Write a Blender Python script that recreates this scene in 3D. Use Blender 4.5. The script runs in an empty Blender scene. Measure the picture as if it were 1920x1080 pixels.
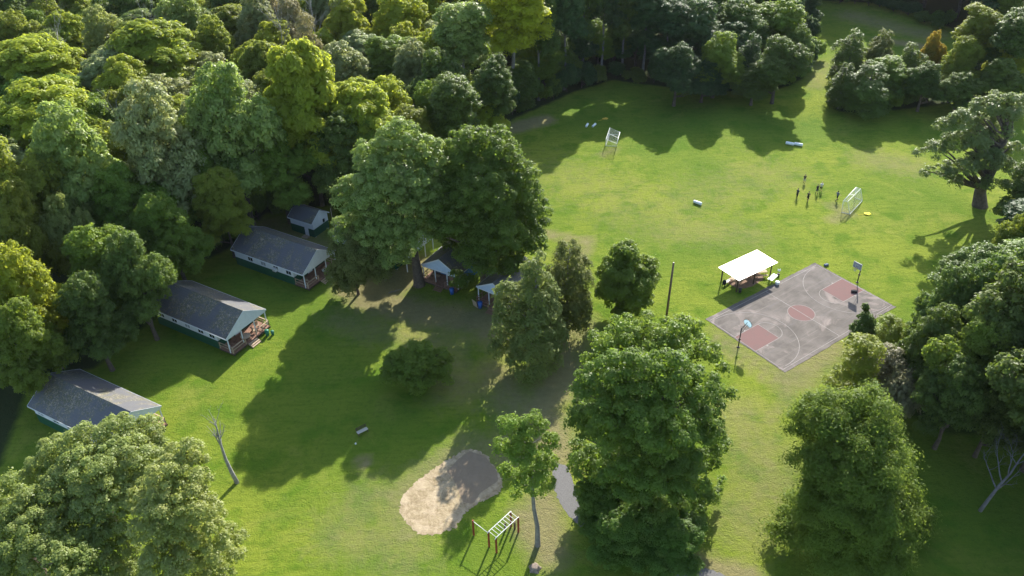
import bpy, bmesh, math, random
import numpy as np
from mathutils import Vector, Matrix
R = math.radians
C = bpy.context.scene.collection
SC = bpy.context.scene

# ------------------------------------------------------------------ camera, sky, sun, exposure
F, PITCH, ROLL, H = 1560.0, 0.62293, -0.02276, 70.82619      # focal length in 1920-wide pixels
cam = bpy.data.cameras.new('camera'); cam.sensor_width = 36; cam.lens = F / 1920 * 36
cam.clip_end = 6000; cam.clip_start = 1
co = bpy.data.objects.new('camera', cam); C.objects.link(co)
co.matrix_world = Matrix.Translation((0, 0, H)) @ Matrix.Rotation(math.pi/2 - PITCH, 4, 'X') @ Matrix.Rotation(ROLL, 4, 'Z')
SC.camera = co
SUN_AZ, SUN_EL = R(19), R(31)
w = bpy.data.worlds.new('World'); SC.world = w; w.use_nodes = True
nt = w.node_tree; bg = nt.nodes['Background']
sky = nt.nodes.new('ShaderNodeTexSky'); sky.sky_type = 'NISHITA'; sky.sun_disc = False
sky.sun_elevation = SUN_EL; sky.sun_rotation = SUN_AZ
nt.links.new(sky.outputs[0], bg.inputs[0]); bg.inputs[1].default_value = 0.15
sl = bpy.data.lights.new('sun', 'SUN'); sl.energy = 4.9; sl.angle = R(0.55); sl.color = (1.0, 0.95, 0.86)
so = bpy.data.objects.new('sun', sl); C.objects.link(so)
sd = Vector((math.sin(SUN_AZ)*math.cos(SUN_EL), math.cos(SUN_AZ)*math.cos(SUN_EL), math.sin(SUN_EL)))
so.rotation_euler = sd.to_track_quat('Z', 'Y').to_euler(); so.location = (60, 200, 150)
SC.view_settings.view_transform = 'Standard'; SC.view_settings.look = 'None'
SC.view_settings.exposure = 1.2; SC.view_settings.gamma = 1
SC.cycles.max_bounces = 8; SC.cycles.diffuse_bounces = 5; SC.cycles.glossy_bounces = 2
SC.cycles.transmission_bounces = 5; SC.cycles.transparent_max_bounces = 6

def at(px, py, z=0.0):
    """world point seen at pixel (px,py) of the 1920 photo at height z (survey helper)"""
    c, s = math.cos(ROLL), math.sin(ROLL)
    x, y = px-960, py-540
    x, y = c*x+s*y, -s*x+c*y
    up = -y/F
    dy = math.cos(PITCH)+up*math.sin(PITCH); dz = -math.sin(PITCH)+up*math.cos(PITCH)
    t = (z-H)/dz
    return x/F*t, dy*t
def ppm(X, Y, z):
    return F/(Y*math.cos(PITCH)-(z-H)*math.sin(PITCH))

# ------------------------------------------------------------------ tagging
def tag(o, label=None, cat=None, group=None, kind=None):
    if label: o['label'] = label
    if cat: o['category'] = cat
    if group: o['group'] = group
    if kind: o['kind'] = kind
    return o
def empty(name, loc, rz=0, label=None, cat=None, group=None):
    o = bpy.data.objects.new(name, None); C.objects.link(o)
    o.location = loc; o.rotation_euler = (0, 0, rz); o.empty_display_size = .3
    return tag(o, label, cat, group)

# ------------------------------------------------------------------ materials
def newmat(name):
    m = bpy.data.materials.new(name); m.use_nodes = True
    return m, m.node_tree, m.node_tree.nodes['Principled BSDF']
def N(t, kind, **kw):
    n = t.nodes.new(kind)
    for k, v in kw.items(): setattr(n, k, v)
    return n
def mixc(t, a, b, f, mode='MIX'):
    m = N(t, 'ShaderNodeMix', data_type='RGBA', blend_type=mode)
    for s, v in ((6, a), (7, b), (0, f)):
        if hasattr(v, 'is_output'): t.links.new(v, m.inputs[s])
        else: m.inputs[s].default_value = (*v, 1) if isinstance(v, tuple) else v
    return m.outputs[2]
def noise(t, scale, detail=4, rough=.55, vec=None, dist=0.0):
    n = N(t, 'ShaderNodeTexNoise'); n.inputs['Scale'].default_value = scale
    n.inputs['Detail'].default_value = detail; n.inputs['Roughness'].default_value = rough
    n.inputs['Distortion'].default_value = dist
    if vec is not None: t.links.new(vec, n.inputs['Vector'])
    return n.outputs['Fac']
def ramp(t, fac, *stops):
    r = N(t, 'ShaderNodeValToRGB'); e = r.color_ramp.elements
    e[0].position, e[1].position = stops[0][0], stops[-1][0]
    for p, c in stops[1:-1]: e.new(p)
    for i, (p, c) in enumerate(sorted(stops)):
        e[i].position = p; e[i].color = (*c, 1) if isinstance(c, tuple) else (c, c, c, 1)
    t.links.new(fac, r.inputs[0]); return r.outputs[0]
def mth(t, op, a, b=0.0, clamp=False):
    m = N(t, 'ShaderNodeMath', operation=op, use_clamp=clamp)
    for i, v in enumerate((a, b)):
        if hasattr(v, 'is_output'): t.links.new(v, m.inputs[i])
        else: m.inputs[i].default_value = v
    return m.outputs[0]
def coords(t, scale=(1, 1, 1), rot=0.0):
    tc = N(t, 'ShaderNodeTexCoord'); mp = N(t, 'ShaderNodeMapping')
    mp.inputs['Scale'].default_value = scale; mp.inputs['Rotation'].default_value = (0, 0, rot)
    t.links.new(tc.outputs['Object'], mp.inputs['Vector']); return mp.outputs[0]
def bump(t, b, h, strength, dist):
    n = N(t, 'ShaderNodeBump'); n.inputs['Strength'].default_value = strength; n.inputs['Distance'].default_value = dist
    t.links.new(h, n.inputs['Height']); t.links.new(n.outputs[0], b.inputs['Normal'])
def simple(name, col, rough=.6, var=.25, scale=3.0, metal=0.0, col2=None, spec=.4, bmp=0.0):
    m, t, b = newmat(name)
    v = coords(t)
    dark = col2 or tuple(c*(1-var) for c in col)
    c = mixc(t, dark, col, ramp(t, noise(t, scale, 5, .6, v), (.35, 0.0), (.65, 1.0)))
    t.links.new(c, b.inputs['Base Color']); b.inputs['Roughness'].default_value = rough
    b.inputs['Metallic'].default_value = metal; b.inputs['Specular IOR Level'].default_value = spec
    if bmp: bump(t, b, noise(t, scale*4, 4, .6, v), bmp, .05)
    return m

def leafmat(name, dark, light, transl, tw=.42, spec=.28, rough=.5):
    m, t, b = newmat(name)
    at_ = N(t, 'ShaderNodeAttribute', attribute_name='tint')
    oi = N(t, 'ShaderNodeObjectInfo')
    c = mixc(t, dark, light, at_.outputs['Fac'])
    hs = N(t, 'ShaderNodeHueSaturation')
    nv = noise(t, .42, 3, .6, coords(t))
    t.links.new(mth(t, 'ADD', mth(t, 'ADD', mth(t, 'MULTIPLY', oi.outputs['Random'], .03), .470), mth(t, 'MULTIPLY', nv, .03)), hs.inputs['Hue'])
    rnd2 = mth(t, 'FRACT', mth(t, 'MULTIPLY', oi.outputs['Random'], 7.31))
    t.links.new(mth(t, 'ADD', mth(t, 'ADD', mth(t, 'MULTIPLY', rnd2, .35), .55), mth(t, 'MULTIPLY', nv, .55)), hs.inputs['Value'])
    t.links.new(c, hs.inputs['Color'])
    t.links.new(hs.outputs[0], b.inputs['Base Color'])
    b.inputs['Roughness'].default_value = rough; b.inputs['Specular IOR Level'].default_value = spec
    tr = N(t, 'ShaderNodeBsdfTranslucent')
    tc = mixc(t, hs.outputs[0], transl, .55); t.links.new(tc, tr.inputs[0])
    ms = N(t, 'ShaderNodeMixShader'); ms.inputs[0].default_value = tw
    t.links.new(b.outputs[0], ms.inputs[1]); t.links.new(tr.outputs[0], ms.inputs[2])
    t.links.new(ms.outputs[0], t.nodes['Material Output'].inputs['Surface'])
    return m
L = {
 'maple':  leafmat('maple_leaves', (0.110, 0.175, 0.022), (0.190, 0.270, 0.038), (0.420, 0.560, 0.050), .52),
 'hero':   leafmat('dense_maple_leaves', (0.072, 0.138, 0.020), (0.140, 0.225, 0.032), (0.340, 0.500, 0.043), .5),
 'lime':   leafmat('yellow_green_leaves', (0.215, 0.275, 0.020), (0.320, 0.375, 0.036), (0.680, 0.720, 0.058), .56, .3),
 'yellow': leafmat('bright_yellow_green_leaves', (0.270, 0.320, 0.016), (0.400, 0.440, 0.027), (0.760, 0.780, 0.043), .56, .3),
 'silver': leafmat('silvery_leaves', (0.130, 0.195, 0.036), (0.300, 0.360, 0.101), (0.460, 0.600, 0.079), .50, .4, .45),
 'grey':   leafmat('grey_olive_leaves', (0.190, 0.235, 0.070), (0.340, 0.375, 0.150), (0.480, 0.500, 0.144), .46, .5, .5),
 'pale':   leafmat('pale_green_leaves', (0.200, 0.250, 0.054), (0.350, 0.385, 0.115), (0.540, 0.600, 0.115), .52, .45, .5),
 'olive':  leafmat('olive_leaves', (0.145, 0.190, 0.022), (0.235, 0.285, 0.037), (0.500, 0.560, 0.058), .54, .3),
 'soft':   leafmat('soft_feathery_leaves', (0.095, 0.150, 0.024), (0.165, 0.225, 0.036), (0.360, 0.470, 0.060), .54, .15),
 'dark':   leafmat('dark_green_leaves', (0.078, 0.125, 0.024), (0.140, 0.200, 0.036), (0.240, 0.340, 0.036), .46),
 'blue':   leafmat('blue_green_leaves', (0.044, 0.088, 0.027), (0.082, 0.140, 0.040), (0.150, 0.250, 0.043), .42),
 'cedar':  leafmat('cedar_foliage', (.100, .135, .030), (.195, .225, .062), (.34, .40, .08), .44, .2, .6),
 'tan':    leafmat('dry_tan_leaves', (0.250, 0.230, 0.094), (0.390, 0.350, 0.158), (0.420, 0.380, 0.130), .4),
 'brush':  leafmat('grey_brown_twigs', (0.150, 0.145, 0.072), (0.240, 0.225, 0.115), (0.220, 0.220, 0.086), .3),
 'orange': leafmat('orange_autumn_leaves', (.14, .19, .03), (.52, .34, .04), (0.700, 0.550, 0.043), .5),
 'oak':    leafmat('oak_leaves', (0.105, 0.140, 0.032), (0.210, 0.245, 0.076), (0.320, 0.400, 0.072), .44, .55, .5),
}
M = {
 'bark': simple('bark', (.13, .10, .075), .9, .5, 2.5, bmp=.6),
 'barkgrey': simple('grey_bark', (.24, .22, .19), .9, .4, 2.5, bmp=.5),
 'dead': simple('dead_wood', (.34, .32, .29), .85, .4, 3),
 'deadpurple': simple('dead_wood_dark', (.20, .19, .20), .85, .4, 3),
 'white': simple('white_painted_boards', (.66, .68, .70), .55, .10, 1.5),
 'skywhite': simple('sky_tinted_gable', (.46, .56, .70), .6, .1, 1.5),  # white gable; the blue of reflected sky is put into its colour
 'green': simple('green_painted_boards', (.012, .085, .045), .5, .25, 2),
 'darkgreen': simple('dark_green_wall', (.012, .05, .03), .6, .3, 2),
 'blue': simple('blue_painted_boards', (.03, .14, .38), .55, .2, 2),
 'dark': simple('dark_interior', (.012, .012, .014), .4, .3, 2),
 'glass': simple('window_glass', (.03, .035, .04), .12, .2, 2, spec=.6),
 'blind': simple('window_screen', (.30, .32, .34), .5, .2, 2),
 'deck': simple('reddish_deck_boards', (.30, .165, .11), .75, .35, 2.5),
 'newwood': simple('weathered_pale_wood', (.48, .36, .24), .75, .3, 3),
 'darkwood': simple('dark_old_wood', (.10, .07, .05), .8, .4, 3),
 'redpost': simple('brick_red_paint', (.27, .045, .025), .6, .25, 3),
 'whitemetal': simple('white_painted_metal', (.80, .79, .74), .45, .12, 5),
 'goalmetal': simple('white_goal_tube', (.85, .86, .78), .4, .08, 5),
 'steel': simple('dark_steel', (.07, .06, .055), .5, .3, 3, metal=.3),
 'foam': simple('white_foam', (.85, .88, .86), .5, .08, 4),
 'yellow': simple('yellow_cloth', (.85, .72, .01), .7, .1, 4),
 'orangecloth': simple('amber_cloth', (.62, .42, .04), .7, .15, 4),
 'acrylic': simple('pale_blue_backboard', (.62, .78, .88), .8, .12, 2, spec=.2),
 'greyboard': simple('smoky_backboard', (.32, .36, .38), .8, .2, 2),
 'rim': simple('orange_rim', (.5, .12, .03), .5, .2, 3),
 'net': simple('white_net', (.75, .75, .72), .8, .1, 5),
 'skin': simple('skin', (.45, .27, .19), .6, .1, 5),
 'hairdark': simple('dark_hair', (.025, .018, .012), .7, .2, 8),
 'hairblond': simple('blond_hair', (.55, .45, .28), .7, .2, 8),
 'clothblack': simple('black_cloth', (.015, .016, .02), .9, .2, 5),
 'clothwhite': simple('white_cloth', (.70, .70, .69), .9, .1, 5),
 'clothgrey': simple('blue_grey_cloth', (.10, .13, .19), .9, .2, 5),
 'clothpale': simple('pale_tan_cloth', (.50, .47, .40), .9, .15, 5),
 'clothnavy': simple('navy_cloth', (.02, .03, .07), .9, .2, 5),
 'greenbin': simple('green_plastic', (.02, .16, .09), .45, .2, 3),
 'bluebin': simple('blue_plastic', (.03, .12, .42), .45, .2, 3),
 'rock': simple('pale_rock', (.48, .45, .40), .85, .35, 2, bmp=.5),
 'pole': simple('weathered_pole_wood', (.19, .13, .085), .85, .35, 3),
 'stump': simple('stump_wood', (.28, .22, .17), .9, .45, 5, bmp=.7),
 'gravel': simple('gravel', (.16, .155, .15), .9, .3, 6, bmp=.5),
}
def roofmat():
    m, t, b = newmat('weathered_shingles')
    v = coords(t); oi = N(t, 'ShaderNodeObjectInfo')
    va = N(t, 'ShaderNodeVectorMath', operation='ADD'); t.links.new(v, va.inputs[0])
    sc_ = N(t, 'ShaderNodeVectorMath', operation='SCALE'); t.links.new(oi.outputs['Location'], sc_.inputs[0]); sc_.inputs[3].default_value = 1.7
    t.links.new(sc_.outputs[0], va.inputs[1]); vv = va.outputs[0]
    base = mixc(t, (.070, .071, .078), (.122, .123, .130), noise(t, .9, 5, .6, vv))
    # shingle courses
    wv = N(t, 'ShaderNodeTexWave', bands_direction='Y', wave_profile='SAW'); wv.inputs['Scale'].default_value = 1.1
    wv.inputs['Distortion'].default_value = .6; wv.inputs['Detail'].default_value = 2
    t.links.new(v, wv.inputs['Vector'])
    base = mixc(t, base, (.06, .065, .075), mth(t, 'MULTIPLY', wv.outputs['Fac'], .35))
    moss = ramp(t, noise(t, .20, 7, .70, vv, .6), (.45, 0.0), (.53, 1.0))
    moss2 = mth(t, 'MULTIPLY', moss, ramp(t, noise(t, 2.2, 5, .7, vv), (.42, .15), (.58, 1.0)))
    c = mixc(t, base, (.085, .085, .045), moss2)
    br = mth(t, 'MULTIPLY', moss, ramp(t, noise(t, 3.0, 5, .75, vv, 1.8), (.52, 0.0), (.60, 1.0)))
    c = mixc(t, c, (.30, .25, .18), br)
    t.links.new(c, b.inputs['Base Color']); b.inputs['Roughness'].default_value = .48
    b.inputs['Specular IOR Level'].default_value = .55
    bump(t, b, mth(t, 'ADD', wv.outputs['Fac'], noise(t, 6, 4, .6, v)), .25, .02)
    return m
M['roof'] = roofmat()
m, t, b = newmat('pale_blue_backboard'); b.inputs['Base Color'].default_value = (.60, .74, .82, 1); b.inputs['Roughness'].default_value = .7
tr_ = N(t, 'ShaderNodeBsdfTranslucent'); tr_.inputs[0].default_value = (.70, .84, .92, 1); ms_ = N(t, 'ShaderNodeMixShader'); ms_.inputs[0].default_value = .55
t.links.new(b.outputs[0], ms_.inputs[1]); t.links.new(tr_.outputs[0], ms_.inputs[2]); t.links.new(ms_.outputs[0], t.nodes['Material Output'].inputs['Surface']); M['acrylic'] = m  # pale blue board; reflected sky is also put into its colour

# ------------------------------------------------------------------ mesh builder
class MB:
    def __init__(s): s.v = []; s.f = []; s.m = []; s.mi = 0
    def add(s, vs, fs):
        o = len(s.v); s.v += [tuple(v) for v in vs]; s.f += [tuple(i+o for i in f) for f in fs]; s.m += [s.mi]*len(fs)
    def box(s, x0, y0, z0, x1, y1, z1):
        s.add([(x0,y0,z0),(x1,y0,z0),(x1,y1,z0),(x0,y1,z0),(x0,y0,z1),(x1,y0,z1),(x1,y1,z1),(x0,y1,z1)],
              [(0,3,2,1),(4,5,6,7),(0,1,5,4),(1,2,6,5),(2,3,7,6),(3,0,4,7)]); return s
    def obox(s, c, ax, ay, az, hx, hy, hz):
        c = Vector(c); ax, ay, az = (Vector(a).normalized() for a in (ax, ay, az))
        vs = [c+ax*hx*i+ay*hy*j+az*hz*k for k in (-1, 1) for i, j in ((-1,-1),(1,-1),(1,1),(-1,1))]
        s.add(vs, [(0,3,2,1),(4,5,6,7),(0,1,5,4),(1,2,6,5),(2,3,7,6),(3,0,4,7)]); return s
    def tube(s, pts, rad, n=8, cap=True, sx=1.0):
        pts = [Vector(p) for p in pts]
        if not hasattr(rad, '__len__'): rad = [rad]*len(pts)
        o = len(s.v); vs = []; fs = []
        up = Vector((0, 0, 1))
        d0 = (pts[1]-pts[0]).normalized()
        a = d0.cross(up if abs(d0.z) < .9 else Vector((1, 0, 0))).normalized()
        for i, p in enumerate(pts):
            d = (pts[min(i+1, len(pts)-1)]-pts[max(i-1, 0)]).normalized()
            a = (a - d*a.dot(d)).normalized(); b_ = d.cross(a)
            for k in range(n):
                t = 2*math.pi*k/n
                vs.append(p+(a*math.cos(t)*sx+b_*math.sin(t))*rad[i])
        for i in range(len(pts)-1):
            for k in range(n):
                q = (k+1) % n
                fs.append((i*n+k, i*n+q, (i+1)*n+q, (i+1)*n+k))
        if cap:
            fs.append(tuple(range(n-1, -1, -1))); fs.append(tuple((len(pts)-1)*n+k for k in range(n)))
        s.add(vs, fs); return s
    def lathe(s, c, prof, n=16):
        """prof: (radius, z) list from bottom to top"""
        vs = []; fs = []
        for r, z in prof:
            for k in range(n):
                t = 2*math.pi*k/n; vs.append((c[0]+r*math.cos(t), c[1]+r*math.sin(t), c[2]+z))
        for i in range(len(prof)-1):
            for k in range(n):
                q = (k+1) % n; fs.append((i*n+k, i*n+q, (i+1)*n+q, (i+1)*n+k))
        fs.append(tuple(range(n-1, -1, -1))); fs.append(tuple((len(prof)-1)*n+k for k in range(n)))
        s.add(vs, fs); return s
    def poly(s, pts, z0, z1):
        n = len(pts)
        s.add([(x, y, z0) for x, y in pts]+[(x, y, z1) for x, y in pts],
              [tuple(range(n-1, -1, -1)), tuple(range(n, 2*n))]+[(i, (i+1) % n, n+(i+1) % n, n+i) for i in range(n)]); return s
    def ball(s, c, r, n=10, sz=1.0):
        m = n//2
        prof = [(max(.001, r*math.sin(math.pi*i/m)), -r*sz*math.cos(math.pi*i/m)) for i in range(m+1)]
        return s.lathe(c, prof, n)
    def build(s, name, mat, parent=None, smooth=False, bevel=0.0):
        me = bpy.data.meshes.new(name); me.from_pydata(s.v, [], s.f); me.update()
        for mm in (mat if isinstance(mat, (list, tuple)) else [mat]): me.materials.append(mm)
        if isinstance(mat, (list, tuple)): me.polygons.foreach_set('material_index', s.m)
        if smooth: me.polygons.foreach_set('use_smooth', [True]*len(me.polygons))
        o = bpy.data.objects.new(name, me); C.objects.link(o)
        if parent: o.parent = parent
        if bevel:
            b = o.modifiers.new('bevel', 'BEVEL'); b.width = bevel; b.segments = 2; b.limit_method = 'ANGLE'
        return o
def B(*boxes):
    m = MB()
    for b in boxes: m.box(*b)
    return m
def copy_tree(o, parent=None):
    c = o.copy(); C.objects.link(c)
    if parent: c.parent = parent
    for ch in list(o.children): copy_tree(ch, c)
    return c

# ------------------------------------------------------------------ ground
def pip(x, y, poly):
    """vectorised point in polygon"""
    ins = np.zeros(x.shape, bool); n = len(poly)
    for i in range(n):
        x0, y0 = poly[i]; x1, y1 = poly[(i+1) % n]
        c = (y0 > y) != (y1 > y)
        xi = (x1-x0)*(y-y0)/((y1-y0)+1e-12)+x0
        ins ^= c & (x < xi)
    return ins
def segd(x, y, pts, closed=False):
    d = np.full(x.shape, 1e9); n = len(pts)
    for i in range(n if closed else n-1):
        x0, y0 = pts[i]; x1, y1 = pts[(i+1) % n]
        dx, dy = x1-x0, y1-y0; L2 = dx*dx+dy*dy+1e-12
        t = np.clip(((x-x0)*dx+(y-y0)*dy)/L2, 0, 1)
        d = np.minimum(d, np.hypot(x-x0-t*dx, y-y0-t*dy))
    return d
def sdf(x, y, poly):
    d = segd(x, y, poly, True); return np.where(pip(x, y, poly), d, -d)
P = lambda *q: [at(a, b) for a, b in q]
FOREST_L = P((-60, 900), (0, 880), (60, 720), (180, 690), (290, 600), (300, 520), (430, 470), (500, 400), (640, 385), (800, 380), (900, 300), (960, 225), (1080, 172), (1150, 150),
             (1280, 168), (1440, 176), (1505, 150), (1528, 60), (1515, 5)) + [(70, 300), (-260, 330), (-260, 60)]
FOREST_R = P((1560, 205), (1590, 212), (1700, 205), (1830, 188), (1960, 175)) + [(170, 170), (190, 260)] + P((1850, 70), (1800, 105), (1740, 138), (1610, 158), (1575, 175))
FOREST_F = P((1515, 0), (1640, 5), (1720, 24), (1785, 54), (1840, 95)) + [(185, 200), (190, 290), (60, 300)]
FOREST_E = P((1640, 780), (1700, 690), (1690, 620), (1740, 590), (1790, 520), (1850, 440), (1930, 400)) + [(130, 120), (110, 60)] + P((1930, 850), (1780, 850))

def smooth01(a): a = np.clip(a, 0, 1); return a*a*(3-2*a)
def build_ground():
    xs = np.concatenate([[-4000, -1500, -700, -400], np.arange(-270, 215, 1.0), [300, 600, 1500, 4000]])
    ys = np.concatenate([[-3000, -800, -200], np.arange(0, 330, 1.0), [380, 500, 900, 2000, 5000]])
    X, Y = np.meshgrid(xs, ys); nx, ny = len(xs), len(ys)
    v = np.stack([X, Y, np.zeros_like(X)], -1).reshape(-1, 3)
    i, j = np.meshgrid(np.arange(nx-1), np.arange(ny-1)); a = (j*nx+i).ravel()
    f = np.stack([a, a+1, a+nx+1, a+nx], 1)
    me = bpy.data.meshes.new('grass_field')
    me.vertices.add(len(v)); me.vertices.foreach_set('co', v.ravel())
    me.loops.add(f.size); me.loops.foreach_set('vertex_index', f.ravel())
    me.polygons.add(len(f)); me.polygons.foreach_set('loop_start', np.arange(len(f))*4)
    me.update(calc_edges=True)
    x, y = X.ravel(), Y.ravel()
    rs = np.random.RandomState(4)
    def field(pts, w, jit=1.0):      # soft blob along a polyline
        return smooth01(1-segd(x, y, P(*pts))/w)
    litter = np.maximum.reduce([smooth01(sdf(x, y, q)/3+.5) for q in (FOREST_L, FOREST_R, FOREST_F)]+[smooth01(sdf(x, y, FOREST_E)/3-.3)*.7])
    worn = np.maximum.reduce([
        field([(690, 560), (800, 590), (900, 600), (960, 640)], 6)*.75,
        field([(660, 540), (720, 545), (790, 500)], 5)*.9,
        field([(800, 650), (860, 720), (900, 720)], 8)*.42,
        field([(1040, 640), (1060, 700), (1010, 770), (1050, 850)], 5)*.75,
        field([(1090, 610), (1060, 700)], 5)*.5,
        field([(760, 1000), (740, 930), (880, 830), (960, 860)], 4)*.45,
        field([(1020, 940), (1030, 1040), (990, 970)], 4)*.7,
        field([(1450, 330), (1200, 400), (1060, 330)], 16)*.20,
        field([(1400, 440), (1240, 430)], 9)*.25,
        field([(1290, 1062), (1400, 1085)], 3)*.9,
        field([(1480, 715), (1560, 650)], 5)*.55,
        field([(1500, 700), (1440, 680), (1345, 620)], 3)*.35,
        field([(990, 232), (1020, 225), (965, 240)], 4)*1.0,
        field([(1600, 30), (1690, 55), (1740, 65)], 9)*.5,
        field([(1650, 75), (1740, 88)], 4)*.7,
        field([(1700, 310), (1640, 300)], 9)*.35,
        field([(500, 420), (560, 440), (630, 470)], 5)*.5,
        field([(680, 862), (684, 870)], 1.3)*.8,
        field([(1530, 160), (1540, 120)], 5)*.35,
        field([(1105, 452), (1000, 430)], 1.5)*.6, field([(1100, 462), (1010, 440)], 1.3)*.5, field([(1340, 632), (1480, 722)], 1.3)*.55, field([(1330, 645), (1470, 735)], 1.3)*.45, field([(1430, 800), (1500, 720)], 2)*.35, field([(1560, 385), (1590, 400), (1560, 412)], 2.5)*.5, field([(1150, 280), (1130, 290)], 2.5)*.4, field([(1105, 450), (1060, 560), (1050, 640)], 2.5)*.5, field([(930, 700), (990, 800), (960, 850)], 6)*.55, field([(700, 930), (640, 1000), (760, 1040)], 7)*.3, field([(1380, 780), (1450, 900), (1400, 980)], 8)*.35, field([(860, 640), (700, 620), (640, 600)], 6)*.35])
    deep_green = np.maximum.reduce([
        field([(1100, 220), (1500, 240)], 16)*.8,
        field([(450, 700), (600, 760), (700, 900)], 20)*.5,
        field([(300, 700), (450, 560), (560, 560)], 16)*.7,
        field([(1150, 420), (1320, 470)], 7)*.5,
        field([(900, 1040), (960, 1020)], 7)*.7,
        field([(1560, 25), (1700, 80)], 22)*.5,
        field([(1750, 950), (1900, 1000)], 30)*.8])
    for nme, arr in (('litter', litter), ('worn', worn), ('deep_green', deep_green)):
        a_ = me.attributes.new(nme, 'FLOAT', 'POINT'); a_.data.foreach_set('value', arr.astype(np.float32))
    m, t, b = newmat('grass')
    v = coords(t)
    A = lambda n: N(t, 'ShaderNodeAttribute', attribute_name=n).outputs['Fac']
    fine = noise(t, 1.6, 6, .7, v, .3); vfine = noise(t, 5.5, 4, .75, v); big = noise(t, .045, 4, .55, v); mid = noise(t, .22, 5, .6, v)
    c = mixc(t, (.135, .200, .022), (.212, .256, .030), ramp(t, big, (.38, 0.0), (.62, 1.0)))
    c = mixc(t, c, (.082, .165, .010), mth(t, 'MULTIPLY', ramp(t, mid, (.48, 0.0), (.64, 1.0)), .75))
    c = mixc(t, c, (.27, .275, .055), mth(t, 'MULTIPLY', ramp(t, noise(t, .11, 6, .68, v, .5), (.54, 0.0), (.68, 1.0)), .6))
    c = mixc(t, c, (.062, .14, .016), mth(t, 'MULTIPLY', A('deep_green'), .6))  # broad soft areas of darker green
    streak = noise(t, 1.0, 4, .6, coords(t, (.25, 1.6, 1), R(35)))
    c = mixc(t, c, (.07, .13, .010), mth(t, 'MULTIPLY', ramp(t, streak, (.50, 0.0), (.66, 1.0)), .35))
    c = mixc(t, c, (.05, .10, .012), mth(t, 'MULTIPLY', ramp(t, fine, (.50, 0.0), (.68, 1.0)), .45))
    c = mixc(t, c, (.27, .33, .04), mth(t, 'MULTIPLY', ramp(t, vfine, (.56, 0.0), (.72, 1.0)), .4))
    wn = mth(t, 'MULTIPLY', mth(t, 'SUBTRACT', mth(t, 'ADD', mth(t, 'MULTIPLY', A('worn'), 1.35), mth(t, 'MULTIPLY', noise(t, .7, 6, .65, v, .4), .9)), .55), 1.3, True)
    dirt = mixc(t, (.17, .125, .07), (.33, .275, .16), noise(t, 1.3, 6, .7, v))
    c = mixc(t, c, dirt, mth(t, 'MULTIPLY', wn, .72))
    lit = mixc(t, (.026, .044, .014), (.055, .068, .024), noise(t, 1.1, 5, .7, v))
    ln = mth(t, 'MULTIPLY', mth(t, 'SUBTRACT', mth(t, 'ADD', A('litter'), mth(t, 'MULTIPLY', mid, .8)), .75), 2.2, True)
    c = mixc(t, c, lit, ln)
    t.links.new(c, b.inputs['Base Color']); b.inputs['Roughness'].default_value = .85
    b.inputs['Specular IOR Level'].default_value = .04
    hgt = mth(t, 'ADD', mth(t, 'MULTIPLY', fine, 1.0), mth(t, 'MULTIPLY', vfine, .9))
    bump(t, b, hgt, .75, .38)
    me.materials.append(m)
    o = bpy.data.objects.new('grass_field', me); C.objects.link(o); tag(o, kind='structure')
build_ground()

def ragged(pts, jit=.25, step=.35, seed=1):
    rs = random.Random(seed); out = []; n = len(pts)
    for i in range(n):
        p0, p1, p2, p3 = (Vector(pts[(i+k) % n]) for k in (-1, 0, 1, 2))
        m = max(2, int((p2-p1).length/step))
        for k in range(m):
            u = k/m
            q = .5*((2*p1)+(p2-p0)*u+(2*p0-5*p1+4*p2-p3)*u*u+(3*p1-p0-3*p2+p3)*u**3)
            out.append((q.x+rs.gauss(0, jit), q.y+rs.gauss(0, jit)))
    return out
def sheet(name, pts, z, mat, kind='structure'):
    bm = bmesh.new(); f = bm.faces.new([bm.verts.new((x, y, z)) for x, y in pts])
    bmesh.ops.triangulate(bm, faces=[f]); me = bpy.data.meshes.new(name); bm.to_mesh(me); bm.free()
    for p in me.polygons:
        if p.normal.z < 0: p.flip()
    me.materials.append(mat); o = bpy.data.objects.new(name, me); C.objects.link(o); tag(o, kind=kind); return o
# sand patch
m, t, b = newmat('sand'); v = coords(t)
c = mixc(t, (.220, .165, .095), (.40, .320, .200), ramp(t, noise(t, 1.4, 8, .78, v, .8), (.36, 0.0), (.62, 1.0)))
c = mixc(t, c, (.50, .40, .275), mth(t, 'MULTIPLY', ramp(t, noise(t, .6, 6, .7, v), (.5, 0.0), (.62, 1.0)), .5))
c = mixc(t, c, (.17, .20, .04), ramp(t, noise(t, 2.6, 6, .8, v), (.60, 0.0), (.68, .8)))
dm = N(t, 'ShaderNodeAttribute', attribute_name='dark_sand').outputs['Fac']
c = mixc(t, c, (.215, .165, .115), mth(t, 'MULTIPLY', ramp(t, mth(t, 'ADD', dm, mth(t, 'MULTIPLY', noise(t, 1.5, 5, .7, v), .3)), (.55, 0.0), (.72, 1.0)), .85))  # darker brown area over one part of the sand
t.links.new(c, b.inputs['Base Color']); b.inputs['Roughness'].default_value = .95; b.inputs['Specular IOR Level'].default_value = .1
bump(t, b, noise(t, 3, 6, .7, v), .6, .12)
sandpx = [(868, 846), (893, 843), (915, 856), (930, 880), (941, 900), (938, 922), (908, 938), (872, 962), (856, 985), (832, 997), (800, 1004), (772, 992), (752, 962), (754, 930), (785, 900), (825, 872)]
sp = ragged(P(*sandpx), .11, .16, 3)
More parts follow.
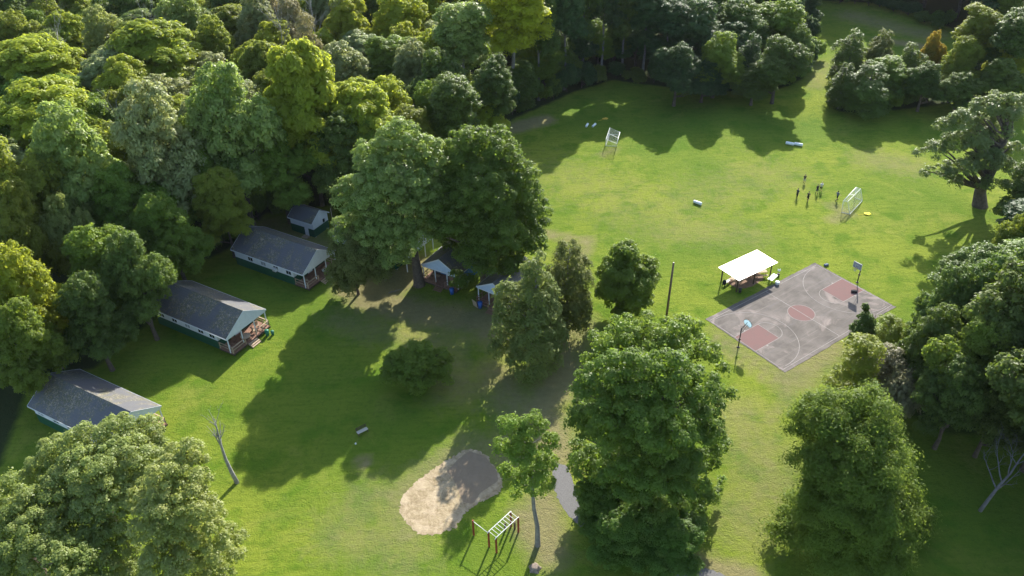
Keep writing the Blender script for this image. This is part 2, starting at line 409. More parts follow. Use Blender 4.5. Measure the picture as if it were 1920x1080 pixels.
def sand_patch():
    from mathutils.geometry import delaunay_2d_cdt
    q = np.array(sp); x0, y0 = q.min(0); x1, y1 = q.max(0); rg = random.Random(6)
    gx, gy = np.meshgrid(np.arange(x0, x1, .3), np.arange(y0, y1, .3)); gx = gx.ravel()+.03; gy = gy.ravel()+.03
    keep = sdf(gx, gy, sp) > .2
    vs = [Vector(a) for a in sp]+[Vector((a+rg.uniform(-.05, .05), b_+rg.uniform(-.05, .05))) for a, b_ in zip(gx[keep], gy[keep])]
    n = len(sp); rv = delaunay_2d_cdt(vs, [], [list(range(n))], 1, 1e-5)
    me = bpy.data.meshes.new('sand_patch'); me.from_pydata([(a.x, a.y, .012+(0 if k < n else rg.uniform(0, .03))) for k, a in enumerate(rv[0])], [], rv[2]); me.update()
    if me.polygons[0].normal.z < 0: me.flip_normals()
    me.polygons.foreach_set('use_smooth', [True]*len(me.polygons))
    me.materials.append(m); o = bpy.data.objects.new('sand_patch', me); C.objects.link(o); tag(o, kind='structure')
    xy = np.array([(q.co.x, q.co.y) for q in o.data.vertices])
    dpoly = P((858, 862), (880, 846), (910, 856), (932, 885), (934, 902), (900, 925), (888, 945), (868, 942), (858, 915), (848, 895), (838, 885))
    d = smooth01(sdf(xy[:, 0], xy[:, 1], dpoly)/.7+.5)
    a = o.data.attributes.new('dark_sand', 'FLOAT', 'POINT'); a.data.foreach_set('value', d.astype(np.float32))
sand_patch()
# gravel paths and creek bed
gp = ragged(P((1046, 868), (1066, 880), (1078, 915), (1092, 950), (1130, 985), (1200, 1020), (1265, 1050), (1300, 1060), (1350, 1074), (1400, 1100), (1290, 1100), (1262, 1074), (1200, 1045), (1110, 1005), (1066, 965), (1042, 925), (1036, 890)), .07, .3, 5)
sheet('gravel_path', gp, .010, M['gravel'])
cb = ragged(P((1644, 622), (1660, 630), (1700, 662), (1706, 690), (1690, 720), (1668, 745), (1655, 790), (1628, 800), (1632, 750), (1655, 715), (1672, 680), (1655, 650)), .12, .4, 7)
sheet('creek_bed', cb, .010, simple('creek_stones', (.42, .42, .42), .5, .5, 4, bmp=.6))

# ------------------------------------------------------------------ basketball court
CX, CY, CA, CL, CW = 39.99454, 91.08467, 0.6021, 23.2156, 13.7576
def court_pt(u, v): return CX+u*math.cos(CA)-v*math.sin(CA), CY+u*math.sin(CA)+v*math.cos(CA)
m, t, b = newmat('worn_asphalt'); v = coords(t, (1, 1, 1))
vs_ = coords(t, (.16, 2.2, 1), R(0))
c = mixc(t, (.082, .071, .061), (.150, .130, .115), ramp(t, noise(t, .35, 6, .65, v, .4), (.35, 0.0), (.65, 1.0)))
c = mixc(t, c, (.20, .175, .155), mth(t, 'MULTIPLY', ramp(t, noise(t, .8, 6, .7, vs_), (.52, 0.0), (.70, 1.0)), .6))
c = mixc(t, c, (.12, .11, .11), mth(t, 'MULTIPLY', ramp(t, noise(t, 1.1, 5, .65, vs_), (.30, 1.0), (.45, 0.0)), .6))
c = mixc(t, c, (.36, .29, .26), mth(t, 'MULTIPLY', ramp(t, noise(t, .25, 5, .6, v, 1.), (.56, 0.0), (.66, 1.0)), .4))
t.links.new(c, b.inputs['Base Color']); b.inputs['Roughness'].default_value = .85; b.inputs['Specular IOR Level'].default_value = .25; bump(t, b, noise(t, 12, 3, .6, v), .15, .02)
cm = MB(); e = .06; cp = []
rs = random.Random(3)
for (a0, a1) in (((-1, -1), (1, -1)), ((1, -1), (1, 1)), ((1, 1), (-1, 1)), ((-1, 1), (-1, -1))):
    for k in range(40):
        u = k/40; cp.append((CL/2*(a0[0]*(1-u)+a1[0]*u)+rs.gauss(0, .03), CW/2*(a0[1]*(1-u)+a1[1]*u)+rs.gauss(0, .03)))
cm.poly(cp, 0.0, .03)
court = cm.build('basketball_court', m); court.location = (CX, CY, 0); court.rotation_euler = (0, 0, CA)
tag(court, kind='structure')
def paintmat(name, col, wear0=.42, wear1=.60, keep=.9):
    m, t, b = newmat(name); v = coords(t)
    c = mixc(t, col, (.12, .105, .095), mth(t, 'SUBTRACT', 1.0, mth(t, 'MULTIPLY', ramp(t, noise(t, 1.1, 7, .75, v, .3), (wear0-.14, .25), (wear1-.05, 1.0)), keep)))
    t.links.new(c, b.inputs['Base Color']); b.inputs['Roughness'].default_value = .85; b.inputs['Specular IOR Level'].default_value = .12; return m
pw = paintmat('worn_white_paint', (.36, .33, .30), keep=.72); pr = paintmat('worn_red_paint', (.175, .100, .092), .36, .54, .95)
def court_paint():
    red = MB(); wh = MB(); kw, kl, r0 = 1.83, 5.5, 1.83; mg = .25; lw = .038
    def strip(mb, pts, z, w=lw):
        for (x0, y0), (x1, y1) in zip(pts, pts[1:]):
            dx, dy = x1-x0, y1-y0; l = math.hypot(dx, dy); nx, ny = -dy/l*w, dx/l*w
            mb.add([(x0-nx, y0-ny, z), (x1-nx, y1-ny, z), (x1+nx, y1+ny, z), (x0+nx, y0+ny, z)], [(0, 1, 2, 3)])
    def seg(mb, a, b_, z, w=lw): strip(mb, [a, b_], z, w)
    z1, z2 = .034, .038
    h = CL/2-mg; hw = CW/2-.55
    for s in (-1, 1):
        q = [(s*h, -kw), (s*(h-kl+.9), -kw), (s*(h-kl+.9), kw), (s*h, kw)]
        if s < 0: q = q[::-1]
        q = q[::-1]
        red.add([(x, y, z1) for x, y in q], [(0, 1, 2, 3)])
    n = 48
    red.add([(r0*math.cos(2*math.pi*k/n), r0*math.sin(2*math.pi*k/n), z1) for k in range(n)], [tuple(range(n))])
    strip(wh, [(r0*math.cos(2*math.pi*k/n), r0*math.sin(2*math.pi*k/n)) for k in range(n+1)], z2)
    seg(wh, (0, -hw+.06), (0, hw-.06), z2+.003, .045)
    for s in (-1, 1):
        seg(wh, (-h, s*hw), (h, s*hw), z2)
        seg(wh, (s*h, -hw-.05), (s*h, hw+.05), z2+.002)
        for q in (-1, 1):
            seg(wh, (s*(h-.06), q*kw), (s*(h-kl+.9), q*kw), z2+.004)
            wh.add([(s*h-s*2.1-.12, q*(kw+.12)-.12, z2+.006), (s*h-s*2.1+.12, q*(kw+.12)-.12, z2+.006), (s*h-s*2.1+.12, q*(kw+.12)+.12, z2+.006), (s*h-s*2.1-.12, q*(kw+.12)+.12, z2+.006)], [(0, 1, 2, 3)])
        seg(wh, (s*(h-kl+.9), -kw), (s*(h-kl+.9), kw), z2+.006)
        # half circle beyond the free throw line
        cx = s*(h-kl+.9)
        strip(wh, [(cx-s*1.75*math.cos(a), 1.83*math.sin(a)) for a in np.linspace(-math.pi/2, math.pi/2, 25)], z2+.008)
        # three point arc
        c3 = s*(h-1.2)
        strip(wh, [(c3-s*6.3*math.cos(a), 6.05*math.sin(a)) for a in np.linspace(-math.pi*.52, math.pi*.52, 49)], z2+.010)
    o = red.build('painted_keys', pr); o.parent = court
    o = wh.build('painted_lines', pw); o.parent = court
court_paint()

# ------------------------------------------------------------------ foliage generators
def set_mesh(name, V, Fq, tint, mat):
    me = bpy.data.meshes.new(name)
    me.vertices.add(len(V)); me.vertices.foreach_set('co', V.astype(np.float32).ravel())
    me.loops.add(Fq.size); me.loops.foreach_set('vertex_index', Fq.astype(np.int32).ravel())
    me.polygons.add(len(Fq)); me.polygons.foreach_set('loop_start', (np.arange(len(Fq))*4).astype(np.int32))
    me.update(calc_edges=True)
    a = me.attributes.new('tint', 'FLOAT', 'FACE'); a.data.foreach_set('value', tint.astype(np.float32))
    me.materials.append(mat); return me
def norm(a): return a/(np.linalg.norm(a, axis=1, keepdims=True)+1e-9)
def leaves(rs, pos, nrm, size, aspect=1.5):
    n = len(pos); nrm = norm(nrm)
    a = norm(np.cross(nrm, rs.normal(size=(n, 3)))); b_ = np.cross(nrm, a)
    s = size*(.7+.6*rs.rand(n, 1))
    fold = nrm*s*.22
    v = np.stack([pos+a*s*aspect*.5, pos+b_*s*.5+fold, pos-a*s*aspect*.5, pos-b_*s*.5+fold], 1)
    return v.reshape(-1, 3)
def crown(seed, blobs, nclump, rc, leaf, lpc, flat=.72, upb=.85, fill=.10, aspect=1.5, droop=0.0, low=-.45, spread=1.0, hole=0.0, loose=.06):
    """blobs: (x,y,z,rx,ry,rz). returns V, F, tint, clump centres"""
    rs = np.random.RandomState(seed); Bq = np.array(blobs, float)
    w = (Bq[:, 3]*Bq[:, 4]+Bq[:, 3]*Bq[:, 5]+Bq[:, 4]*Bq[:, 5]); w /= w.sum()
    cen = []; outs = []; tries = 0
    while len(cen) < nclump and tries < 14:
        tries += 1
        k = rs.choice(len(Bq), nclump, p=w); d = norm(rs.normal(size=(nclump, 3)))
        d[:, 2] = np.where(d[:, 2] < low, -d[:, 2]*rs.rand(nclump), d[:, 2])
        rad = .72+.30*rs.rand(nclump, 1)**.7
        q = Bq[k, :3]+d*Bq[k, 3:]*rad
        for i in range(nclump):
            if len(cen) >= nclump: break
            e = ((q[i]-Bq[:, :3])/Bq[:, 3:]); e2 = (e**2).sum(1)
            if (e2 < .62).any(): continue
            if cen:
                dd = np.linalg.norm(np.array(cen)-q[i], axis=1)
                if (dd < rc*.62*spread).any(): continue
            cen.append(q[i]); outs.append(d[i])
    cen = np.array(cen); outs = norm(np.array(outs))
    n = len(cen); r = rc*(.65+.75*rs.rand(n))
    cnt = np.maximum(8, (lpc*(r/rc)**2)).astype(int)
    idx = np.repeat(np.arange(n), cnt); T = len(idx)
    d = norm(rs.normal(size=(T, 3))+outs[idx]*.55+np.array([0, 0, upb]))
    rr = (.62+.38*rs.rand(T, 1)**.6)
    off = d*rr*r[idx][:, None]*np.array([1, 1, flat])
    # break the puff into smaller lobes
    lob = norm(rs.normal(size=(n*5, 3))+np.repeat(outs, 5, 0)*.6+np.array([0, 0, .5]))
    lk = idx*5+rs.randint(0, 5, T)
    off = off*.78+lob[lk]*r[idx][:, None]*.36*np.array([1, 1, flat])
    off[:, 2] -= droop*(off[:, 0]**2+off[:, 1]**2)/np.maximum(r[idx], .3)
    stray = (rs.rand(T, 1) < loose)*rs.rand(T, 1)*(.5 if loose < .1 else .8)-(rs.rand(T, 1) < loose)*rs.rand(T, 1)*.5; off = off*(1+stray)
    pos = cen[idx]+off
    nrm = d*.85+np.array([0, 0, .45])+rs.normal(size=(T, 3))*.38
    tint_c = rs.rand(n); tint = np.clip(tint_c[idx]*.65+rs.rand(T)*.35, 0, 1)
    if fill > 0:
        nf = int(T*fill); k = rs.choice(len(Bq), nf, p=w); dd = norm(rs.normal(size=(nf, 3)))
        pf = Bq[k, :3]+dd*Bq[k, 3:]*(.25+.6*rs.rand(nf, 1))
        pos = np.vstack([pos, pf]); nrm = np.vstack([nrm, dd+rs.normal(size=(nf, 3))*.6]); tint = np.concatenate([tint, rs.rand(nf)*.5])
        sz = np.concatenate([np.full(T, leaf), np.full(nf, leaf*1.7)])[:, None]
    else: sz = np.full(T, leaf)[:, None]
    V = leaves(rs, pos, nrm, sz, aspect)
    Fq = np.arange(len(V)).reshape(-1, 4)
    return V, Fq, tint, cen
def trunk_mesh(seed, h, r, cen, nl=10, lean=(0, 0), top=.75, zlow=.2, twist=.25):
    """tapered trunk with limbs that reach some of the clump centres"""
    rs = random.Random(seed); mb = MB(); hh = h*top
    pts = [Vector((lean[0]*(i/6)**1.3+(rs.uniform(-1, 1)*twist*r*2 if 0 < i else 0), lean[1]*(i/6)**1.3+(rs.uniform(-1, 1)*twist*r*2 if 0 < i else 0), hh*i/6)) for i in range(7)]
    mb.tube([pts[0]-Vector((0, 0, .3)), pts[0]+Vector((0, 0, .15))]+pts[1:], [r*1.5, r*1.15]+[r*(1-.8*i/6) for i in range(1, 7)], 9)
    if len(cen):
        ids = list(range(len(cen))); rs.shuffle(ids)
        for k in ids[:nl]:
            c_ = Vector(cen[k]); z = max(hh*zlow, min(hh*.92, c_.z-(c_.xy.length)*rs.uniform(.5, .9)))
            u = z/hh*6; i = min(5, int(u)); p0 = pts[i].lerp(pts[i+1], u-i)
            m1 = p0.lerp(c_, .35)+Vector((rs.uniform(-.3, .3), rs.uniform(-.3, .3), -.2)); m2 = p0.lerp(c_, .7)+Vector((0, 0, .25))
            rr = r*.42*(1-.5*z/hh)
            mb.tube([p0, m1, m2, c_], [rr, rr*.7, rr*.4, rr*.12], 6, cap=False)
    return mb
def to_mesh(mb, name, mat, smooth=True):
    me = bpy.data.meshes.new(name); me.from_pydata(mb.v, [], mb.f); me.update()
    me.materials.append(mat)
    if smooth: me.polygons.foreach_set('use_smooth', [True]*len(me.polygons))
    return me

PROTO = {}
def proto(key, Rr, Hh, zc, cr, tr, bark='bark'):
    V, Fq, ti, cen = cr
    PROTO[key] = dict(R=Rr, H=Hh, zc=zc, crown=set_mesh('crown', V, Fq, ti, L['maple']), trunk=to_mesh(tr, 'trunk', M[bark]))
def make_protos():
    rs = random.Random(11)
    for i in range(4):     # broad round maple-like crowns, 16 m tall, 5.5 m radius
        bl = [(0, 0, 9.5, 3.1, 3.1, 4.6)]
        for k in range(11):
            a = k*2.4+rs.uniform(-.4, .4); d = rs.uniform(1.8, 4.0); z = rs.uniform(5.8, 13.0)-d*.25; s = rs.uniform(1.2, 2.5)
            bl.append((d*math.cos(a), d*math.sin(a), z, s, s, s*.95))
        bl.append((rs.uniform(-.8, .8), rs.uniform(-.8, .8), 13.4, 2.3, 2.3, 2.4))
        cr = crown(100+i, bl, 260, .88, .21, 150, spread=1.75, fill=.16)
        proto('maple%d' % i, 5.5, 16, 9.7, cr, trunk_mesh(i, 16, .38, cr[3], 14))
    for i in range(3):     # tall forest trees: long trunk, crown in the upper part
        bl = [(0, 0, 15, 2.7, 2.7, 4.5)]
        for k in range(8):
            a = k*2.4+rs.uniform(-.4, .4); d = rs.uniform(1.2, 2.6); z = 10+k*1.25+rs.uniform(-.6, .6); s = rs.uniform(1.3, 2.0)*(1-.03*k)
            bl.append((d*math.cos(a), d*math.sin(a), z, s, s, s))
        cr = crown(200+i, bl, 210, .82, .21, 140, flat=.8, spread=1.7, fill=.14)
        proto('tall%d' % i, 4.4, 21.5, 14.5, cr, trunk_mesh(20+i, 21.5, .30, cr[3], 14, top=.82, zlow=.4), 'barkgrey')
    for i in range(3):     # feathery tiers (walnut / locust)
        bl = []
        for k in range(15):
            a = k*2.4+rs.uniform(-.4, .4); z = 5.5+9.2*(k/14)**.9; d = 4.2*math.cos((k/14)*1.35)*rs.uniform(.55, 1.0); s = rs.uniform(1.5, 2.2)
            bl.append((d*math.cos(a), d*math.sin(a), z, s*1.15, s*1.15, s*.8))
        cr = crown(300+i, bl, 200, .95, .19, 200, flat=.5, spread=1.4, aspect=2.6, droop=.22, upb=.7, low=-.2)
        proto('feather%d' % i, 5.6, 16.2, 10.3, cr, trunk_mesh(30+i, 16, .3, cr[3], 16))
    for i in range(2):     # cedars
        bl = [(0, 0, 1.9+k*1.35, 2.25*(1-(k/7)**1.35*.86), 2.25*(1-(k/7)**1.35*.86), 1.5) for k in range(7)]
        bl += [(rs.uniform(-1.9, 1.9), rs.uniform(-1.9, 1.9), rs.uniform(2, 7.5), 1.0, 1.0, 1.7) for k in range(8)]
        cr = crown(400+i, bl, 130, .70, .12, 110, flat=1.2, aspect=3.0, upb=.9, fill=.05, low=-.6, spread=1.3)
        proto('cedar%d' % i, 2.9, 11, 5.4, cr, trunk_mesh(40+i, 11, .20, cr[3], 40, top=.97, zlow=.12), 'barkgrey')
    for i in range(2):     # bushes
        bl = [(rs.uniform(-1.6, 1.6), rs.uniform(-1.6, 1.6), rs.uniform(.9, 2.1), 1.2, 1.2, 1.0) for k in range(7)]
        cr = crown(500+i, bl, 90, .6, .19, 90, low=-.3)
        proto('bush%d' % i, 2.7, 3.1, 1.6, cr, trunk_mesh(50+i, 3, .12, cr[3], 8, top=.6))
    for i in range(2):     # thin airy trees
        bl = []
        for k in range(10):
            a = k*2.4; z = 4+k*1.05; d = rs.uniform(.8, 2.2)*(1-k/14); bl.append((d*math.cos(a), d*math.sin(a), z, 1.1, 1.1, 1.2))
        cr = crown(600+i, bl, 120, .8, .17, 62, flat=.8, fill=.02, aspect=2.0, spread=.9)
        proto('airy%d' % i, 3.1, 14.5, 8.6, cr, trunk_mesh(60+i, 14.5, .2, cr[3], 26, top=.9), 'barkgrey')
make_protos()

counter = {}
placed = []
PRIORITY = []
def clear_of_cabins(X, Y, m=1.0):
    """move a tree base that would stand inside a building out behind it"""
    for (px, py, z, deg, l, w_) in ((282.5, 578.3, 2.9, -30.6, 14.8, 7.4), (432.5, 468.3, 2.9, -30.6, 14.8, 7.4), (51.7, 761.7, 2.9, -29.2, 14.8, 7.4), (620, 441, 2.9, -30.6, 14.8, 7.4), (539, 407.5, 2.7, -30, 5, 4.3)):
        ox, oy = at(px, py, z); c_, s_ = math.cos(R(deg)), math.sin(R(deg))
        lx, ly = (X-ox)*c_+(Y-oy)*s_, -(X-ox)*s_+(Y-oy)*c_
        if -m < lx < l+m and -m < ly < w_+m:
            if lx < l*.45: lx = -m-.8
            else: ly = w_+m+.8
            X, Y = ox+lx*c_-ly*s_, oy+lx*s_+ly*c_
    return X, Y
def put_tree(kind, mat, X, Y, Rm, Hm, label, name='broadleaf_tree', cat='tree', group=None, rz=None, bark=None, seed=None):
    X, Y = clear_of_cabins(X, Y)
    k = counter[kind] = counter.get(kind, -1)+1
    rs = random.Random(hash((round(X, 1), round(Y, 1))) & 0xffff)
    keys = sorted(q for q in PROTO if q.rstrip('0123456789') == kind)
    p_ = PROTO[keys[rs.randrange(len(keys))]]
    e_ = empty(name, (X, Y, 0), rs.uniform(0, 6.28) if rz is None else rz, label, cat, group)
    e_.scale = (Rm/p_['R'], Rm/p_['R'], Hm/p_['H'])
    for part in ('trunk', 'crown'):
        o = bpy.data.objects.new(part, p_[part]); C.objects.link(o); o.parent = e_
        mm = L[mat] if part == 'crown' else (M[bark] if bark else None)
        if mm: o.material_slots[0].link = 'OBJECT'; o.material_slots[0].material = mm
    placed.append((X, Y, Rm, label))
    return e_
def tree(kind, mat, px, py, wpx, Hm, label, **kw):
    """a tree whose crown centre appears at (px,py) and is wpx wide in the 1920 photograph"""
    p_ = PROTO[kind+'0']; hc = p_['zc']*Hm/p_['H']
    X, Y = at(px, py, hc); Rm = wpx/ppm(X, Y, hc)/2
    return put_tree(kind, mat, X, Y, Rm, Hm, label, **kw)
def custom_tree(name, X, Y, blobs, mat, label, bark='bark', tr=.4, htr=14, cat="tree", lean=(0, 0), nl=20, seed=1, top=.8, zlow=.2, twist=.25, **kw):
    V, Fq, ti, cen = crown(seed, blobs, **kw)
    e_ = empty(name, (X, Y, 0), 0, label, cat)
    o = bpy.data.objects.new('trunk', to_mesh(trunk_mesh(seed, htr, tr, cen, nl, lean, top, zlow, twist), 'trunk', M[bark])); C.objects.link(o); o.parent = e_
    o = bpy.data.objects.new('crown', set_mesh('crown', V, Fq, ti, L[mat])); C.objects.link(o); o.parent = e_
    placed.append((X, Y, max(abs(b_[0])+b_[3] for b_ in blobs), label))
    return e_
def px_blobs(X, Y, lst):
    """lst: (px,py,z,rpx,zfac): crown lobes seen at a pixel at height z -> blobs relative to the tree base; depth squeezed toward the tree axis"""
    out = []
    for (px, py, z, rp, zf) in lst:
        x, y = at(px, py, z); r = rp/ppm(x, y, z)
        out.append((x-X, y-Y, z, r, r, r*zf))
    return out

exec_later = []
def at_y(px, py, Y):
    """point seen at pixel (px,py) at world depth Y"""
    x0, y0 = at(px, py, 0); t = Y/y0
    return x0*t, H*(1-t)
def top_h(bx, by, ty, tx=None):
    X, Y = at(bx, by); return at_y(tx or bx, ty, Y)[1]
def lobes(X, Y, lst, zf=.95, zmin=1.0):
    out = []
    for q in lst:
        px, py, dy, rp = q[:4]
        x, z = at_y(px, py, Y+dy); r = rp/ppm(x, Y+dy, z); z = max(z, zmin+r*.5)
        out.append((x-X, dy, z, r, r, r*(q[4] if len(q) > 4 else zf)))
    return out
def hero(name, bx, by, lst, mat, label, htop=None, cat='tree', **kw):
    X, Y = at(bx, by); bl = lobes(X, Y, lst)
    k_ = .6*kw.get('rc', 1.0); bl = [(a, b_, c_, max(q-k_, q*.5), max(q-k_, q*.5), max(e_-k_*.7, e_*.5)) for a, b_, c_, q, _, e_ in bl]
    hh = max(b_[2]+b_[5] for b_ in bl)
    return custom_tree(name, X, Y, bl, mat, label, cat=cat, htr=hh, **kw)
def tree_bt(kind, mat, bx, by, ty, wpx, label, **kw):
    X, Y = at(bx, by); Hm = at_y(bx, ty, Y+.5)[1]
    return put_tree(kind, mat, X, Y, wpx/ppm(X, Y, Hm/2)/2, Hm, label, **kw)

# ---- trees that stand alone on the lawn
hero('maple_tree', 786, 534, [(700, 300, 1, 42), (752, 268, 2, 46), (800, 292, 1, 42), (668, 372, 0, 42), (722, 352, -2, 58), (780, 360, -2, 56), (655, 432, 0, 36), (708, 432, -3, 50), (765, 430, -4, 50),
     (690, 476, -2, 34), (745, 478, -3, 34), (730, 320, 5, 50), (690, 400, 5, 50), (775, 400, 5, 50)], 'silver',
     'large maple with silvery tipped crown, left one of the pair shading the blue cabins', tr=.75, nl=26, seed=71, nclump=680, rc=.95, leaf=.20, lpc=190, fill=.16, low=-.35, zlow=.25, spread=1.95)
hero('maple_tree', 912, 528, [(880, 275, 2, 46), (928, 285, 1, 48), (850, 325, 1, 48), (960, 345, 0, 52), (905, 365, -3, 60), (985, 388, 1, 42), (845, 398, -3, 56), (930, 438, -4, 56), (985, 448, 0, 42),
     (890, 472, -4, 38), (955, 492, -3, 36), (866, 526, -5, 26), (828, 432, -3, 30), (1003, 415, 3, 30), (900, 330, 5, 56), (940, 410, 6, 56), (860, 430, 5, 50), (905, 495, -6, 34)], 'hero',
     'large dark green maple, right one of the pair above the blue cabins', tr=.8, nl=30, seed=72, nclump=950, rc=.98, leaf=.20, lpc=200, fill=.16, low=-.35, zlow=.2, spread=1.95)
hero('maple_tree', 1235, 880, [(1135, 640, 1, 34), (1165, 612, 1, 30), (1205, 622, 1, 36), (1258, 628, 1, 38), (1300, 622, 2, 26), (1318, 660, 0, 34), (1112, 672, 0, 22), (1345, 690, 1, 20), (1180, 660, -1, 46), (1250, 672, -1, 50)], 'maple',
     'yellow-green tree rising just behind the huge dark foreground maple', tr=.4, nl=22, seed=173, nclump=260, rc=.95, leaf=.18, lpc=170, fill=.14, low=-.4, zlow=.3, spread=1.8)
hero('maple_tree', 1222, 945, [(1110, 722, 0, 42), (1168, 700, 0, 50), (1240, 705, -1, 56), (1305, 725, 0, 46), (1345, 750, 1, 22), (1086, 770, 1, 24),
     (1105, 795, 0, 40), (1160, 790, -3, 60), (1235, 800, -4, 68), (1312, 800, -1, 46), (1345, 835, 1, 22), (1082, 850, 1, 22), (1118, 875, -1, 46), (1190, 885, -5, 66), (1265, 885, -4, 62), (1322, 870, 1, 30),
     (1140, 945, -3, 46), (1210, 965, -5, 56), (1275, 955, -3, 46), (1105, 935, 0, 24), (1180, 1005, -7, 40), (1240, 1012, -7, 40), (1305, 985, -1, 32), (1180, 770, 6, 70), (1260, 780, 6, 70), (1210, 880, 6, 76), (1350, 905, 1, 14), (1325, 940, 0, 24), (1368, 738, 2, 13), (1362, 842, 2, 11)], 'hero',
     'huge dark green maple in the foreground right of the monkey bars', tr=.8, nl=36, seed=73, nclump=1150, rc=.86, leaf=.17, lpc=190, fill=.16, low=-.35, zlow=.15, spread=2.0)
hero('ash_tree', 1008, 1022, [(958, 802, 0, 24), (1000, 800, 0, 26), (942, 836, 0, 18), (1028, 832, 0, 20), (978, 846, -1, 28), (1020, 868, 0, 24), (948, 885, 0, 15), (990, 895, -1, 26), (1026, 903, 0, 18), (966, 926, 0, 13), (1006, 925, 0, 14)], 'maple',
     'slender leaning tree with bare top twigs beside the monkey bars', tr=.26, lean=(-1.1, 0), nl=34, seed=74, nclump=130, rc=.55, leaf=.125, lpc=80, fill=.02, zlow=.42, spread=1.1, top=.97, bark='barkgrey', aspect=2.2)
hero('round_tree', 1178, 590, [(1172, 480, 0, 30), (1150, 510, 0, 34), (1200, 508, 0, 34), (1176, 530, -1.5, 48), (1145, 550, 0, 28), (1206, 552, 0, 28), (1176, 568, -1, 34), (1175, 520, 2, 48)], 'maple',
     'small round dense tree standing alone left of the wooden utility pole', tr=.22, nl=12, seed=75, nclump=190, rc=.75, leaf=.20, lpc=140, fill=.3, low=-.7)
hero('oak_tree', 1836, 385, [(1845, 205, 1, 26), (1888, 205, 1, 28), (1800, 228, 0, 22), (1766, 238, 0, 16), (1752, 282, 0, 20), (1722, 285, 0, 10), (1790, 270, 0, 24), (1830, 262, -1, 26), (1872, 246, 1, 26), (1738, 322, 0, 13), (1772, 318, -1, 20),
     (1815, 312, -2, 24), (1852, 300, -1, 28), (1888, 312, 0, 18), (1902, 275, 1, 13), (1790, 342, -1, 13), (1850, 345, -1, 18), (1868, 190, 3, 22), (1905, 190, 3, 20), (1830, 235, 4, 26), (1870, 280, 4, 24)], 'oak',
     'spreading oak with ragged grey-green crown alone on the field', tr=1.05, nl=60, seed=76, nclump=360, rc=.80, leaf=.19, lpc=75, fill=.02, low=-.5, zlow=.22, spread=1.05, top=.75, twist=.4, aspect=2.0)
hero('locust_tree', 1585, 1000, [(1475, 1015, -1, 34), (1498, 955, 0, 34), (1462, 1060, -1, 36), (1700, 1000, 0, 34), (1562, 800, 1, 73), (1622, 790, 1, 63), (1505, 805, 2, 32), (1600, 868, -2, 88), (1540, 875, -1, 59), (1660, 875, 0, 51), (1682, 920, 0, 34), (1590, 945, -4, 88), (1655, 968, -2, 61), (1530, 955, -2, 41),
     (1565, 1010, -5, 71), (1635, 1025, -4, 71), (1600, 830, 5, 81), (1490, 1000, -2, 29), (1600, 920, 5, 81)], 'soft',
     'feathery olive green tree in the foreground right of the dark maple', tr=.35, nl=26, seed=77, nclump=430, rc=1.0, leaf=.11, lpc=330, fill=.12, flat=.7, spread=1.35, loose=.45, aspect=2.8, droop=.15, upb=.6)
hero('broad_shrub', 785, 722, [(785, 668, 0, 30), (750, 680, 0, 30), (820, 682, 0, 30), (780, 700, -1, 42), (735, 700, 0, 24), (828, 705, 0, 22), (790, 715, -1.5, 30)], 'maple',
     'low round shrub in the middle of the shaded lawn', cat='shrub', tr=.12, nl=12, seed=78, nclump=120, rc=.7, leaf=.16, lpc=85, fill=.1, low=-.3, spread=1.2, aspect=2.2)
hero('cedar_tree', 672, 552, [(668, 448, 0, 24), (640, 470, 0, 22), (700, 462, 0, 26), (668, 492, -1, 40), (632, 512, 0, 22), (705, 505, 0, 30), (660, 528, -1, 26), (640, 540, 0, 16)], 'cedar',
     'dark wispy cedar in front of the left maple, beside the upper long cabin', tr=.2, nl=14, seed=79, nclump=170, rc=.7, leaf=.15, lpc=110, fill=.15, flat=1.1, aspect=2.6)
tree_bt('cedar', 'cedar', 1062, 632, 458, 105, 'taller thin cedar behind the stout cedar, between the right maple and the round tree', name='cedar_tree')
tree_bt('cedar', 'cedar', 1005, 692, 488, 140, 'stout brownish cedar in front of the right blue cabin', name='cedar_tree')
hero('holly_tree', 1624, 650, [(1623, 580, 0, 7, 1.8), (1622, 598, 0, 14, 1.2), (1608, 618, 0, 13), (1636, 616, 0, 14), (1622, 624, -.6, 20), (1604, 634, 0, 13), (1640, 634, 0, 13), (1622, 638, 0, 18)], 'dark',
     'small dark pointed tree at the court edge', tr=.1, nl=8, seed=91, nclump=110, rc=.42, leaf=.14, lpc=70, fill=.15, low=-.5, flat=1.1, aspect=2.0)

# ---- pale crowns in the bottom left corner
kwp = dict(rc=.80, leaf=.15, lpc=210, fill=.15, low=-.3, spread=2.0)
hero('boxelder_tree', 215, 985, [(160, 835, 1, 42), (215, 820, 2, 46), (265, 815, 3, 36), (110, 850, 1, 38), (285, 800, 5, 18), (80, 880, 0, 34), (180, 885, -2, 62), (250, 875, -1, 52), (130, 920, -3, 56), (210, 940, -4, 62), (295, 855, 2, 34), (60, 905, 0, 30)], 'pale',
     'pale green spreading tree at the left, its crown overlapping the lowest cabin roof', tr=.5, nl=22, seed=81, nclump=720, **kwp)
hero('boxelder_tree', 345, 1065, [(345, 850, 2, 32), (375, 862, 2, 22), (320, 895, 0, 46), (372, 905, 0, 36), (345, 950, -2, 56), (392, 965, 0, 30), (300, 985, -3, 56), (370, 1015, -3, 56), (430, 1020, 0, 32), (320, 1060, -5, 56), (400, 1065, -3, 44), (290, 930, 1, 46)], 'pale',
     'pale green spreading tree at the bottom left next to the bare dead tree', tr=.5, nl=22, seed=82, nclump=760, **kwp)
